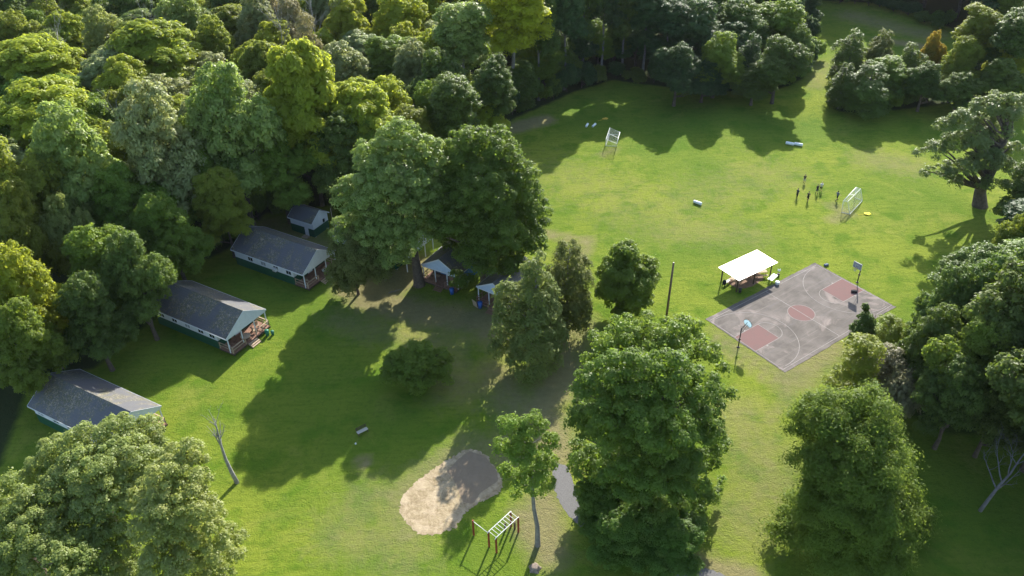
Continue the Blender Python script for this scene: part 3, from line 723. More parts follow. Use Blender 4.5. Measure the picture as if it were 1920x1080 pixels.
hero('boxelder_tree', 80, 1080, [(40, 950, 1, 42), (95, 965, 1, 46), (10, 975, 0, 46), (150, 1000, 0, 52), (60, 1015, -2, 60), (210, 1030, -1, 50), (120, 1060, -4, 60), (10, 1060, -3, 52), (190, 1090, -4, 54), (250, 1080, -2, 40), (10, 920, 2, 30)], 'pale',
     'pale green tree filling the bottom left corner of the view', tr=.5, nl=22, seed=83, nclump=700, **kwp)

# ---- forest crowns (kind, leaf, px, py, width px, height m, label)
FT = [
 ('feather','lime',  75,140,180,19,'broad yellow-green feathery tree at the upper left edge, behind the brightest one'),
 ('feather','lime',  95,245,215,21,'brightest broad yellow-green tree at the left edge'),
 ('maple','olive',   30,85,110,19,'yellow-olive tree at the far left, near the top'),
 ('maple','grey',    425,215,130,21,'pale grey-green tree, the palest crown of the left forest'),
 ('maple','pale',    195,85,95,19,'pale yellowish crown left of the wide yellow-green crown'),
 ('feather','lime',  290,120,200,21,'wide yellow-green crown in the upper left below a silvery tree'),
 ('maple','silver',  350,58,120,20,'silvery crown behind the wide yellow-green tree in the upper left'),
 ('feather','lime',  240,175,130,18,'yellow-green lower tree beneath the wide yellow-green crown'),
 ('maple','olive',   265,225,110,19,'olive green crown left of the palest crown'),
 ('maple','olive',   215,310,150,18,'silver-olive tree over the dark forest at left'),
 ('maple','olive',   300,290,120,18,'grey-olive tree between the brightest left tree and the palest crown'),
 ('maple','maple',   370,345,140,17,'mid green tree above the middle cabin'),
 ('feather','olive', 425,385,110,15,'leafy olive tree overhanging the back of the upper long cabin'),
 ('maple','maple',   120,365,170,19,'mid green tree in the left forest below the brightest tree'),
 ('maple','maple',    230,395,150,18,'dark silvery-tipped tree in the left forest, midway down'),
 ('maple','maple',   320,440,130,16,'dark green maple hanging toward the middle cabin roof'),
 ('maple','olive',   45,440,120,20,'olive tree at the left edge, above the pale yellow crown'),
 ('maple','pale',    130,445,80,17,'small pale crown right of the olive tree at the left edge'),
 ('maple','lime',    62,555,140,19,'pale yellow-green crown at the left edge, level with the middle cabin'),
 ('maple','maple',    185,500,140,16,'very dark tree at left behind the middle cabin'),
 ('maple','dark',    255,520,120,17,'dark tree touching the rear corner of the middle cabin'),
 ('maple','dark',    170,590,125,15,'dark low tree between the middle and lowest cabins'),
 ('maple','maple',    60,655,130,15,'dark green tree rising behind the lowest cabin'),
 ('feather','lime',  560,165,110,19,'yellow-green tree right of the palest crown'),
 ('feather','lime',  655,60,100,20,'yellow-green rounded crown near the top, above the double crown'),
 ('maple','lime',    745,55,130,20,'yellow-green tree left of the tall silver-topped tree'),
 ('maple','grey',    775,145,90,18,'greyish crown left of the tall silver-topped tree'),
 ('tall','silver',   865,70,130,25,'tall silver-topped tree beside the bright yellow crown'),
 ('maple','lime',    905,215,95,15,'small yellow-green crown behind the right maple'),
 ('maple','maple',    560,330,120,16,'dark tree behind the small white shed'),
 ('maple','maple',   610,265,120,18,'mid green tree beneath the bright double crown'),
 ('maple','maple',    690,290,100,16,'dark green tree beneath the right half of the double crown'),
 ('tall','dark',     850,200,120,21,'dark forest tree left of the bright yellow tree trunk'),
 ('tall','dark',     925,170,100,20,'dark narrow tree in front of the bright yellow crown'),
 ('maple','maple',    810,220,100,17,'dark tree peeping over the silvery maple'),
 ('maple','tan',     545,65,80,20,'dry tan tree near the top between green crowns'),
 ('airy','tan',      520,40,60,21,'thin tan tree with twiggy crown at the top'),
 ('airy','tan',      580,110,60,20,'thin brownish tree above the yellow-green tree'),
 ('maple','grey',    480,60,100,20,'grey-green hazy tree at the top, left of the tan trees'),
 ('maple','olive',   415,100,90,19,'olive crown above the palest crown'),
 ('feather','olive', 495,150,100,19,'olive feathery crown between the palest crown and the tan trees'),
 ('maple','dark',    430,20,100,20,'dark green tree at the top, second dark crown from left'),
 ('maple','dark',    240,30,110,19,'dark brownish-green tree at the top left'),
 ('maple','olive',   150,20,110,19,'olive tree at the top left corner region'),
 ('airy','olive',    100,40,70,20,'thin olive tree near the top left corner'),
 ('tall','dark',     15,20,90,20,'dark tree in the very top left corner'),
 ('maple','olive',   310,15,80,19,'olive green crown at the top, right of the dark brownish tree'),
 ('maple','grey',    620,20,90,20,'grey-green crown at the top, right of the tan trees'),
 ('maple','dark',    700,12,90,20,'dark crown at the top above the yellow-green trees'),
 ('maple','lime',    800,20,80,20,'yellow-green crown at the top, left of the silver-topped tree'),
 ('maple','blue',    1300,60,120,17,'big bluish green tree high on the shaded forest edge'),
 ('maple','dark',    1385,50,120,16,'dark green tree high on the shaded edge, middle of it'),
 ('maple','maple',   1465,50,120,15,'green tree at the right end of the shaded edge, beside the far meadow'),
 ('maple','blue',    1270,130,90,13,'low bluish tree on the shaded field edge, left one'),
 ('maple','maple',   1345,110,95,14,'lighter green low tree on the shaded field edge'),
 ('cedar','blue',    1405,125,60,12,'vine-covered cone shaped tree on the shaded field edge'),
 ('maple','dark',    1460,120,100,14,'dark low tree at the right end of the shaded field edge'),
 ('maple','blue',    1320,145,80,9,'lowest bluish shrubby tree at the edge of the shaded field'),
 ('maple','dark',    1415,150,80,9,'low dark shrubby tree at the edge of the shaded field'),
 ('maple','dark',    1500,90,60,12,'dark tree on the corner where the mown strip starts'),
 ('cedar','dark',   1592,112,70,11,'dark cedar at the left end of the right hand hedge-like grove'),
 ('cedar','cedar',   1648,112,66,11,'lighter topped cedar, second along the right hand grove'),
 ('cedar','dark',   1700,135,62,10.5,'narrow cedar in the middle of the right hand grove'),
 ('cedar','dark',   1580,165,60,9,'low dark cedar at the front left corner of the right hand grove'),
 ('cedar','dark',   1628,168,100,10,'broad cedar at the front of the right hand grove'),
 ('maple','orange',  1745,100,42,12,'small tree with orange autumn leaves in the right hand grove'),
 ('maple','dark',    1735,155,80,10,'dark tree under the orange leaved tree'),
 ('maple','olive',   1800,120,80,13,'olive tree right of the orange leaved tree'),
 ('tall','olive',    1840,60,100,18,'tall olive green tree in the upper right corner'),
 ('tall','dark',     1900,70,100,19,'tall dark tree at the upper right edge'),
 ('maple','dark',    1800,170,80,9,'dark low tree at the front of the right hand grove, behind the oak'),
 ('maple','dark',    1870,150,90,11,'dark tree at the right end of the grove, above the oak'),
 ('maple','lime',    1895,110,70,13,'yellowish green tree at the right edge above the oak'),
 # the trees along the right side
 ('maple','dark',    1775,590,125,15,'silvery dark tree nearest the court on the right side'),
 ('maple','dark',    1855,565,150,17,'large dark tree at right, below the oak shadow'),
 ('maple','dark',    1740,650,120,14,'dark rounded tree overlooking the creek at right'),
 ('maple','maple',   1820,680,150,16,'green-black tree in the middle of the right hand mass'),
 ('maple','dark',    1905,660,120,17,'dark tree at the right edge, level with the court bottom'),
 ('maple','dark',    1790,745,120,13,'dark tree at the lower end of the right hand mass'),
 ('maple','dark',    1870,760,120,13,'dark low tree above the leaning dead tree'),
 ('maple','olive',   1905,470,90,14,'olive green tree at the right edge above the dark mass'),
 ('airy','olive',    1612,690,110,11,'thin airy olive tree by the creek below the court'),
 ('airy','olive',    1665,640,80,8,'wispy young tree right of the small conical tree'),
 ('airy','brush',    1660,700,80,8,'half bare grey-green tree over the creek'),
 ('bush','brush',    1700,745,105,6.5,'grey-brown twiggy thicket beside the creek'),
 ('bush','olive',    1720,700,70,5,'olive shrub beside the twiggy thicket'),
]
for (k, mt, px, py, wp, hh, lab) in FT:
    nm = {'maple': 'broadleaf_tree', 'tall': 'tall_tree', 'feather': 'walnut_tree', 'cedar': 'cedar_tree', 'bush': 'shrub', 'airy': 'thin_tree'}[k]
    tree(k, mt, px, py, wp, hh, lab, name=nm, cat='shrub' if k == 'bush' else 'tree')

def tree_b(kind, mat, bx, by, Rm, Hm, label, name='tall_tree', **kw):
    X, Y = at(bx, by); return put_tree(kind, mat, X, Y, Rm, Hm, label, name=name, **kw)
tree_b('tall', 'yellow', 965, 205, 8.0, 29, 'brightest yellow tree of the forest edge, with a visible pale trunk')
tree_b('tall', 'dark', 1010, 188, 4.5, 26, 'tall dark tree right behind the bright yellow tree')
tree_b('tall', 'blue', 1058, 168, 4.5, 27, 'tall tree with a pale bare trunk, right of the bright yellow tree')
tree_b('tall', 'dark', 1092, 150, 4.5, 27, 'tall tree with a pale bare trunk, second right of the bright yellow tree')
tree_b('tall', 'blue', 1128, 146, 4.5, 28, 'tall bluish tree with bare lower trunk left of the notch in the field edge')
tree_b('tall', 'dark', 1165, 140, 4.5, 23, 'tall dark tree standing in the notch of the field edge')
tree_b('tall', 'blue', 1245, 150, 5.5, 19, 'bluish dark tree of the shaded edge, second right of the notch')
for k, (px, py, R_, hh, mt, w_) in enumerate([(980, 200, 4.2, 10, 'dark', 'under the bright yellow tree'), (1020, 178, 4.2, 11, 'maple', 'right of the yellow tree trunk'), (1052, 160, 4.4, 12, 'dark', 'behind the first bare trunk'), (1085, 145, 4.4, 13, 'blue', 'between the bare trunks'),
      (1120, 136, 4.4, 12, 'maple', 'left of the notch'), (1150, 128, 4.5, 12, 'dark', 'behind the notch'), (1190, 130, 4.5, 11, 'blue', 'right of the notch'), (1000, 165, 5, 14, 'olive', 'deep behind the yellow tree'), (1060, 130, 5, 15, 'dark', 'deep behind the bare trunks'),
      (1120, 110, 5, 16, 'blue', 'deep behind the notch, left'), (1175, 105, 5, 16, 'dark', 'deep behind the notch, right'), (1030, 110, 5, 17, 'dark', 'farther behind the yellow tree'), (1090, 88, 5, 17, 'maple', 'farther behind the bare trunks')]):
    tree_b('maple', mt, px, py, R_, hh, 'low leafy understory tree ' + w_, name='understory_tree', group='understory trees at the field edge')
for k, (px, py, R_, hh, w_) in enumerate([(1158, 1042, 3.6, 6.5, 'left'), (1245, 1052, 3.4, 6, 'right'), (1120, 985, 2.8, 6, 'upper left')]):
    tree_b('maple', 'hero', px, py, R_, hh, 'low dark leafy tree beneath the huge foreground maple, the %s one' % w_, name='understory_tree', group='low trees under the huge maple')
tree_b('tall', 'blue', 1205, 145, 5, 21, 'tall bluish tree just right of the notch in the field edge')
for (kd, mt, X, Y, R_, hh, lab) in [('feather', 'lime', -24, 126, 6.6, 20, 'bright yellow-green tall tree right behind the shed, right one of two'), ('feather', 'lime', -32, 124, 6.8, 28, 'bright yellow-green tall tree right behind the shed, left one of two'),
      ('maple', 'dark', -27, 121, 5, 18, 'dark lower tree tucked between the two bright trees behind the shed'), ('maple', 'silver', -42, 117, 6.6, 28, 'silvery green tall tree behind the upper long cabin'), ('maple', 'grey', -52, 113, 6.6, 27, 'pale grey-green tall tree behind the left end of the upper cabin'),
      ('maple', 'maple', -48, 119, 5, 19, 'mid green tree behind the pale grey-green tall tree'), ('maple', 'silver', -61, 108, 6.4, 26, 'silvery tall tree behind the middle cabin'), ('maple', 'olive', -69, 101, 6.2, 24, 'olive tall tree behind and left of the middle cabin')]:
    put_tree(kd, mt, X, Y, R_, hh, lab, name='tall_tree')

# ---- undergrowth along the forest edge (individual shrubs, near the camera side)
named = list(placed)
def rel_label(X, Y, base):
    global LM
    """words that place a tree by the nearest described tree or building"""
    best = min(LM, key=lambda q: math.hypot(q[0]-X, q[1]-Y))
    dx, dy = X-best[0], Y-best[1]; a = math.degrees(math.atan2(dy, dx)) % 360
    w8 = ['right of', 'behind and right of', 'behind', 'behind and left of', 'left of', 'in front and left of', 'in front of', 'in front and right of'][int((a+22.5)//45) % 8]
    return '%s %s %s' % (base, w8, best[2])
LM = [(*at(455, 480), 'the upper long cabin'), (*at(330, 560), 'the middle cabin'), (*at(130, 740), 'the lowest cabin'), (*at(580, 410), 'the white shed'),
      (*at(965, 240), 'the bright yellow tree'), (*at(1150, 160), 'the notch in the field edge'), (*at(1330, 180), 'the shaded field edge'), (*at(1500, 140), 'the mown strip'),
      (*at(1600, 210), 'the right hand grove'), (*at(1800, 200), 'the grove behind the oak'), (*at(1740, 90), 'the orange tree'), (*at(1560, 2), 'the far meadow left end'), (*at(1650, 8), 'the far meadow middle'), (*at(1750, 36), 'the far meadow right end'), (*at(1880, 60), 'the top right corner'), (*at(1650, -25), 'the far treeline'), (*at(1800, -10), 'the far treeline right end'), (*at(1750, 640), 'the court side trees'),
      (*at(450, 260), 'the palest crown'), (*at(95, 300), 'the brightest left tree'), (*at(680, 260), 'the double crown'), (*at(290, 180), 'the wide yellow-green crown'), (*at(550, 120), 'the tan trees'),
      (*at(860, 130), 'the silver-topped tree'), (*at(700, 50), 'the top edge yellow crown'), (*at(60, 620), 'the pale left edge crown'), (*at(1860, 720), 'the leaning dead tree')]
used_labels = {}
def uniq(lab, X, Y):
    used_labels.setdefault(lab, 0); used_labels[lab] += 1
    k = used_labels[lab]
    extra = ['', ', second', ', third', ', fourth', ', fifth', ', sixth', ', seventh', ', eighth', ', ninth', ', tenth']
    return lab+extra[min(k-1, 9)]
def filler():
    rs = random.Random(77); pts = [(a, b_, c_) for a, b_, c_, _ in placed]
    n = 0
    polys = [FOREST_L, FOREST_R, FOREST_E, FOREST_F]
    cand = []
    for _ in range(9000):
        X = rs.uniform(-165, 160); Y = rs.uniform(50, 275)
        cand.append((X, Y))
    arr = np.array(cand)
    ins = [pip(arr[:, 0], arr[:, 1], np.array(q)) for q in polys]
    dist = [segd(arr[:, 0], arr[:, 1], q, True) for q in polys]
    for i, (X, Y) in enumerate(cand):
        which = [k for k in range(4) if ins[k][i]]
        if not which: continue
        k = which[0]; edge = dist[k][i]
        if edge < 3.0: continue
        if abs(X) > Y*.66+12: continue
        sp = 8.2 if k == 0 else 7.0
        if any((X-a)**2+(Y-b_)**2 < (sp if j < len(named) else sp)**2*(.62 if j < len(named) else 1) for j, (a, b_, _) in enumerate(pts)): continue
        left = k == 0 and X < 10
        near_edge = edge < 9
        kind = rs.choice(['maple', 'maple', 'feather', 'tall']) if left else rs.choice(['maple', 'maple', 'tall'])
        if k == 3: kind = 'maple'
        if k == 1 and near_edge: kind = rs.choice(['cedar', 'maple'])
        if left:
            mt = (rs.choice(['olive', 'grey', 'tan', 'lime', 'olive', 'maple', 'silver']) if Y > 175 else rs.choice(['maple', 'maple', 'olive', 'olive', 'grey', 'silver', 'lime'])) if not near_edge else rs.choice(['dark', 'maple', 'maple', 'olive'])
        else: mt = rs.choice(['dark', 'dark', 'blue', 'maple', 'blue']) if k != 1 else rs.choice(['dark', 'cedar', 'olive', 'maple'])
        hh = rs.uniform(13, 18) if left else (rs.uniform(11, 14) if near_edge else rs.uniform(16, 20))
        if near_edge and left: hh = rs.uniform(15, 19)
        if k == 1: hh = rs.uniform(9, 12)
        if k == 2: hh = rs.uniform(11, 15)
        if k == 3 or (k == 0 and Y > 225): hh = rs.uniform(22, 27)
        word = {'dark': 'dark green', 'maple': 'mid green', 'olive': 'olive green', 'grey': 'grey-green', 'silver': 'silvery green', 'lime': 'yellow-green', 'tan': 'dry tan', 'blue': 'bluish dark', 'cedar': 'cedar-dark'}[mt]
        wk = {'maple': 'broad tree', 'feather': 'feathery tree', 'tall': 'tall narrow tree', 'cedar': 'conical tree'}[kind]
        lab = uniq(rel_label(X, Y, word+' '+wk), X, Y)
        e_ = put_tree(kind, mt, X, Y, rs.uniform(4.8, 6.6)*(1.2 if k == 3 else 1) if kind != 'cedar' else rs.uniform(2.5, 3.4), hh, lab, group='trees massed in the forest',
                 name={'maple': 'broadleaf_tree', 'tall': 'tall_tree', 'feather': 'walnut_tree', 'cedar': 'cedar_tree'}[kind])
        pts.append((X, Y, 5)); n += 1
    print('fillers', n)
    # shrubs along the edges
    rs = random.Random(5); m_ = 0
    EDGES = [P((300, 545), (330, 520), (440, 455)), P((470, 430), (520, 400), (640, 385)), P((960, 225), (1020, 195), (1080, 172), (1150, 150)), P((1150, 150), (1280, 170), (1440, 178), (1500, 150), (1525, 70)),
             P((1565, 200), (1620, 212), (1700, 206), (1830, 190), (1915, 178)), P((120, 700), (200, 660), (285, 600)), P((1530, 6), (1650, 14), (1780, 60))]
    for q in EDGES:
        L_ = [math.dist(a, b_) for a, b_ in zip(q, q[1:])]; tot = sum(L_); s = 1.0
        while s < tot:
            r_ = s
            for k, l in enumerate(L_):
                if r_ <= l: break
                r_ -= l
            u = r_/L_[k]; X = q[k][0]*(1-u)+q[k+1][0]*u+rs.gauss(0, .5); Y = q[k][1]*(1-u)+q[k+1][1]*u+rs.uniform(.6, 2.4)
            R_ = rs.uniform(1.6, 3.4); mt = rs.choice(['dark', 'dark', 'blue', 'maple'])
            lab = uniq(rel_label(X, Y, {'dark': 'dark shrub', 'blue': 'bluish shrub', 'maple': 'green shrub'}[mt]), X, Y)
            put_tree('bush', mt, X, Y, R_, rs.uniform(2.2, 6.0), lab, name='shrub', cat='shrub', group='shrubs along the forest edge')
            s += R_*1.7+rs.uniform(0, 1.0); m_ += 1
    print('shrubs', m_)
filler()
# ---- trees just outside the right edge whose shade falls into view
for k, (X, Y, hh) in enumerate([(56, 62, 20), (56, 71, 21), (64, 70, 22), (60, 53, 20), (72, 62, 22), (66, 80, 21), (54, 46, 17)]):
    put_tree('maple', 'dark', X, Y, 6.5, hh, 'dark tree past the right edge, %s' % ['by the leaning dead tree', 'behind the leaning dead tree', 'second from the leaning dead tree', 'nearest the camera on the slope', 'farthest to the right', 'behind the others', 'closest to the bottom corner'][k], group='trees past the right edge')

# ---- leafless trees
def snag(name, X, Y, h, r, lean, seed, label, mat, nb=7, blen=.4, gnarl=.12, zs=.35, up=1.0):
    rs = random.Random(seed); mb = MB()
    def limb(p, d, l, r0, lev):
        pts = [p]; rad = [r0]; n = 5
        for i in range(n):
            d = (d+Vector((rs.gauss(0, gnarl), rs.gauss(0, gnarl), rs.gauss(0, gnarl)+.04*up))).normalized()
            pts.append(pts[-1]+d*l/n); rad.append(r0*(1-.85*(i+1)/n))
        mb.tube(pts, rad, 7 if lev == 0 else 5)
        if lev < 3:
            for k in range(nb if lev == 0 else max(2, nb//2)):
                u = rs.uniform(zs if lev == 0 else .25, .97)*n; i = min(n-1, int(u)); q = pts[i].lerp(pts[i+1], u-i)
                dd = (pts[i+1]-pts[i]).normalized(); sd_ = Vector((rs.gauss(0, 1), rs.gauss(0, 1), rs.gauss(0, .5))).normalized()
                limb(q, (dd*.75*up+sd_*.8+Vector((0, 0, .15))).normalized(), l*blen*rs.uniform(.5, 1.1), max(.012, r0*(1-.8*u/n)*.6), lev+1)
    limb(Vector((0, 0, -.2)), Vector((lean[0], lean[1], 1)).normalized(), h, r, 0)
    o = mb.build(name, mat, None, True); o.location = (X, Y, 0); return tag(o, label, 'tree')
X, Y = at(445, 905); snag('dead_tree', X, Y, 9.2, .26, (-.22, .05), 3, 'bare pale dead tree leaning left on the lower left lawn', M['dead'], nb=8, blen=.33, zs=.45, gnarl=.05, up=1.3)
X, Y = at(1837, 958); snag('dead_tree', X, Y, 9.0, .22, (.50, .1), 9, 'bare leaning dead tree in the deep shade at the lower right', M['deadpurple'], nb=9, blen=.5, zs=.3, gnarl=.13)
X, Y = at(1775, 720); snag('dead_tree', X, Y, 10, .22, (-.12, -.25), 12, 'broken bare tree with pale branches among the right hand trees', M['dead'], nb=6, blen=.5, zs=.5)
for k, (px, py, hh, lab) in enumerate([(118, 110, 20, 'bare grey tree between crowns in the upper left'), (283, 65, 21, 'bare branched tree at the top, left of the silvery crown'), (215, 240, 16, 'bare twiggy tree right of the brightest left tree'),
      (500, 55, 22, 'bare thin tree left of the tan trees'), (600, 40, 22, 'bare thin tree right of the tan trees'), (570, 85, 20, 'bare pinkish tree among the tan trees'), (365, 300, 15, 'bare grey trunk in front of the palest crown')]):
    X, Y = at(px, py, hh*.75); snag('dead_tree', X, Y, hh, .2, (0, 0), 40+k, lab, M['dead'], nb=10, blen=.36, zs=.5, up=1.3)

# ------------------------------------------------------------------ cabins
def window(parent, x, y, z, w, h, face, pane='glass', frame='white', cross=True):
    """window on a wall: face '-y' or '+x'"""
    f = MB(); g = MB(); t = .05; d = .05
    def bx(mb, a0, b0, a1, b1, o0, o1):
        if face == '-y': mb.box(x+a0, y-o1, z+b0, x+a1, y-o0, z+b1)
        elif face == '+x': mb.box(x+o0, y+a0, z+b0, x+o1, y+a1, z+b1)
    bx(f, -w/2-t, -h/2-t, w/2+t, -h/2, 0, d); bx(f, -w/2-t, h/2, w/2+t, h/2+t, 0, d)
    bx(f, -w/2-t, -h/2, -w/2, h/2, 0, d); bx(f, w/2, -h/2, w/2+t, h/2, 0, d)
    if cross: bx(f, -.02, -h/2, .02, h/2, .006, d-.008)
    bx(g, -w/2, -h/2, w/2, h/2, .004, .02)
    o = f.build('window', M[frame], parent); g.build('pane', M[pane], o); return o
def gable_house(name, loc, rz, L_, W, xf, eave, ridge, label, wallz=1.55, low='green', up='white', porch=True, gablemat='white', back=0.25, gw=None, frontlow='darkgreen', pier=.14):
    """long house: x along the ridge, front at +x; xf = x of the front wall"""
    e_ = empty(name, loc, rz, label, 'cabin'); ov = .35
    x0 = back; y0, y1 = ov, W-ov; ymid = W/2; th = .09
    sl = (ridge-eave)/ymid; wt = eave+sl*ov-.12
    lo = B((x0, y0, pier, xf, y0+.1, wallz), (x0, y1-.1, pier, xf, y1, wallz), (x0, y0+.1, pier, x0+.1, y1-.1, wallz), (xf-.1, y0+.1, pier, xf, y1-.1, wallz))
    lo.build('lower_wall', M[low], e_)
    upm = B((x0, y0+.012, wallz, xf, y0+.1, wt), (x0, y1-.1, wallz, xf, y1-.012, wt))
    for xx in (x0+.012, xf-.1):
        upm.add([(xx, y0+.1, wallz), (xx, y1-.1, wallz), (xx, y1-.1, wt), (xx, ymid, ridge-.12), (xx, y0+.1, wt),
                 (xx+.088, y0+.1, wallz), (xx+.088, y1-.1, wallz), (xx+.088, y1-.1, wt), (xx+.088, ymid, ridge-.12), (xx+.088, y0+.1, wt)],
                [(0, 1, 2, 3, 4)[::-1], (5, 6, 7, 8, 9), (0, 5, 6, 1)[::-1], (1, 6, 7, 2)[::-1], (2, 7, 8, 3)[::-1], (3, 8, 9, 4)[::-1], (4, 9, 5, 0)[::-1]])
    upm.build('upper_wall', M[up], e_)
    pr_ = MB()
    for xx in np.linspace(x0+.2, xf-.3, 6):
        for yy in (y0+.12, y1-.42): pr_.box(xx, yy, -.05, xx+.3, yy+.3, pier)
    pr_.build('piers', M['rock'], e_)
    B((x0+.1, y0+.1, pier-.02, xf-.1, y1-.1, pier+.1)).build('floor_slab', M['darkwood'], e_)
    # roof: two slabs
    r = MB(); rl = 0.0; rr = L_
    n = Vector((0, -(ridge-eave), ymid)).normalized()
    sagN = 15
    for s in (0, 1):
        vs = []; fs = []
        rs_ = random.Random(len(label)*7)
        for i in range(sagN+1):
            xx = rl+(rr-rl)*i/sagN; sg = -.035*math.sin(math.pi*i/sagN)+rs_.uniform(-.012, .012)*(0 < i < sagN)
            ye, yr = (0, ymid) if s == 0 else (W, ymid)
            vs += [(xx, ye, eave), (xx, yr, ridge+sg), (xx, ye, eave+th), (xx, yr, ridge+th+sg)]
        for i in range(sagN):
            a = i*4; b_ = a+4
            q = [(a+2, b_+2, b_+3, a+3), (a, a+1, b_+1, b_), (a, b_, b_+2, a+2)]
            fs += q if s == 0 else [t_[::-1] for t_ in q]
        e1 = [(0, 2, 3, 1), (sagN*4, sagN*4+1, sagN*4+3, sagN*4+2)]
        fs += e1 if s == 0 else [t_[::-1] for t_ in e1]
        r.add(vs, fs)
    rf = r.build('roof', M['roof'], e_)
    c = MB(); c.tube([(.02, ymid, ridge+th+.005), (L_/2, ymid, ridge+th-.03), (L_-.02, ymid, ridge+th+.005)], .05, 6); c.build('ridge_cap', M['roof'], rf)
    fa = MB()
    for s in (0, 1):
        ye = -.03 if s == 0 else W+.03
        for xx in (L_+.003, -.033):
            fa.add([(xx, ye, eave-.12), (xx, ymid, ridge-.10), (xx, ymid, ridge+th+.02), (xx, ye, eave+th+.01), (xx+.03, ye, eave-.12), (xx+.03, ymid, ridge-.10), (xx+.03, ymid, ridge+th+.02), (xx+.03, ye, eave+th+.01)],
                   [(0, 1, 2, 3), (7, 6, 5, 4), (0, 4, 5, 1), (1, 5, 6, 2), (2, 6, 7, 3), (3, 7, 4, 0)])
        fa.box(0, ye-(.03 if s == 0 else 0), eave-.10, L_, ye+(0 if s == 0 else .03), eave+th-.01)
    fa.build('fascia', M['white'], rf)
    if porch:
        g = MB(); xx = L_-.07
        g.add([(xx, .06, eave-.05), (xx, W-.06, eave-.05), (xx, ymid, ridge-.06), (xx+.06, .06, eave-.05), (xx+.06, W-.06, eave-.05), (xx+.06, ymid, ridge-.06)],
              [(0, 2, 1), (3, 4, 5), (0, 1, 4, 3), (1, 2, 5, 4), (2, 0, 3, 5)])
        g.build('porch_gable', M[gablemat], e_)
        B((L_-.16, .1, eave-.24, L_-.04, W-.1, eave-.055)).build('porch_beam', M['white'], e_)
        for yy in (.25, W*.36, W*.68, W-.25):
            B((L_-.17, yy-.06, .45, L_-.05, yy+.06, eave-.24)).build('porch_post', M['white'], e_)
        B((xf, .3, eave-.04, L_-.1, W-.3, eave-.01)).build('porch_ceiling', M['white'], e_)
    return e_, rf
def deck(parent, x0, y0, x1, y1, z, gaps=(), skirts=True, steps=None):
    d = MB(); w_ = .14; y = y0
    while y < y1-.02: d.box(x0, y, z-.04, x1, min(y+w_-.012, y1), z+random.Random(int(y*100)).uniform(0, .006)); y += w_
    dk = d.build('deck_floor', M['deck'], parent)
    j = MB(); j.box(x1-.02, y0, z-.24, x1+.02, y1, z-.045); j.box(x0, y0-.02, z-.24, x1-.02, y0+.02, z-.045); j.box(x0, y1-.02, z-.24, x1-.02, y1+.02, z-.045)
    for xx in (x0+.1, x1-.15):
        for yy in np.arange(y0+.1, y1, 1.9): j.box(xx, yy, -.05, xx+.1, yy+.1, z-.242)
    j.build('deck_joists', M['darkwood'], parent)
    return dk
def railing(parent, pts, z, h=.95, mat='newwood', balus=.0):
    m_ = MB()
    for (xa, ya), (xb, yb) in zip(pts, pts[1:]):
        l = math.hypot(xb-xa, yb-ya); n = max(1, round(l/1.6)); dx, dy = (xb-xa)/l, (yb-ya)/l
        for i in range(n+1):
            x, y = xa+(xb-xa)*i/n, ya+(yb-ya)*i/n; m_.box(x-.045, y-.045, z-.2, x+.045, y+.045, z+h-.02)
        m_.obox(((xa+xb)/2, (ya+yb)/2, z+h), (dx, dy, 0), (-dy, dx, 0), (0, 0, 1), l/2+.06, .07, .02)
        m_.obox(((xa+xb)/2, (ya+yb)/2, z+h*.5), (dx, dy, 0), (-dy, dx, 0), (0, 0, 1), l/2, .02, .05)
    return m_.build('railing', M[mat], parent)
CABANG = R(-30.6); cu = (math.cos(CABANG), math.sin(CABANG)); cv = (-cu[1], cu[0])
def loc2w(o, x, y, ang=CABANG): return o[0]+x*math.cos(ang)-y*math.sin(ang), o[1]+x*math.sin(ang)+y*math.cos(ang)
EV, RG = 2.9, 5.1
o2 = at(282.5, 578.3, EV); o3 = at(432.5, 468.3, EV); o1 = at(51.7, 761.7, EV); oD = at(620, 441, EV)
def stairs(parent, x, y0, y1, z, n=3, mat='newwood'):
    s = MB()
    for i in range(n):
        zz = z*(1-(i+1)/(n+1)); s.box(x+.28*i+.03, y0, zz-.04, x+.28*(i+1)+.02, y1, zz)
    s.add([(x+.025, y0-.04, z-.22), (x+.28*n, y0-.04, -.02), (x+.28*n+.1, y0-.04, -.02), (x+.28*n+.1, y0-.04, .08), (x+.025, y0-.04, z-.02),
           (x+.025, y0-.005, z-.22), (x+.28*n, y0-.005, -.02), (x+.28*n+.1, y0-.005, -.02), (x+.28*n+.1, y0-.005, .08), (x+.025, y0-.005, z-.02)],
          [(0, 1, 2, 3, 4), (9, 8, 7, 6, 5), (0, 5, 6, 1), (2, 7, 8, 3), (3, 8, 9, 4)])
    return s.build('steps', M[mat], parent)
def long_cabin(o, label, wins, bins, variant, ang=CABANG, front=True):
    e_, rf = gable_house('long_cabin', (o[0], o[1], 0), ang, 14.25, 7.35, 12.0, EV, RG, label)
    for (x, w_, pane) in wins: window(e_, x, .362, 2.12, w_, .62, '-y', pane)
    if front:
        deck(e_, 12.03, .25, 14.7, 7.1, .48)
        d = B((12.004, 3.2, .5, 12.05, 4.15, 2.5)); dd = d.build('door', M['white'], e_)
        B((12.052, 3.32, 1.55, 12.06, 4.03, 2.35)).build('door_pane', M['glass'], dd)
        m_ = MB(); m_.ball((12.09, 4.05, 1.5), .035, 8); m_.build('door_handle', M['steel'], dd)
        window(e_, 12.002, 1.8, 1.85, .9, .9, '+x'); window(e_, 12.002, 5.6, 1.85, .9, .9, '+x')
        railing(e_, [(14.6, .35), (14.6, 2.6)], .48); railing(e_, [(12.2, .33), (14.5, .33)], .48)
        railing(e_, [(14.6, 4.6), (14.6, 7.0), (12.2, 7.0)], .48)
        stairs(e_, 14.72, 2.85, 4.4, .48)
    return e_
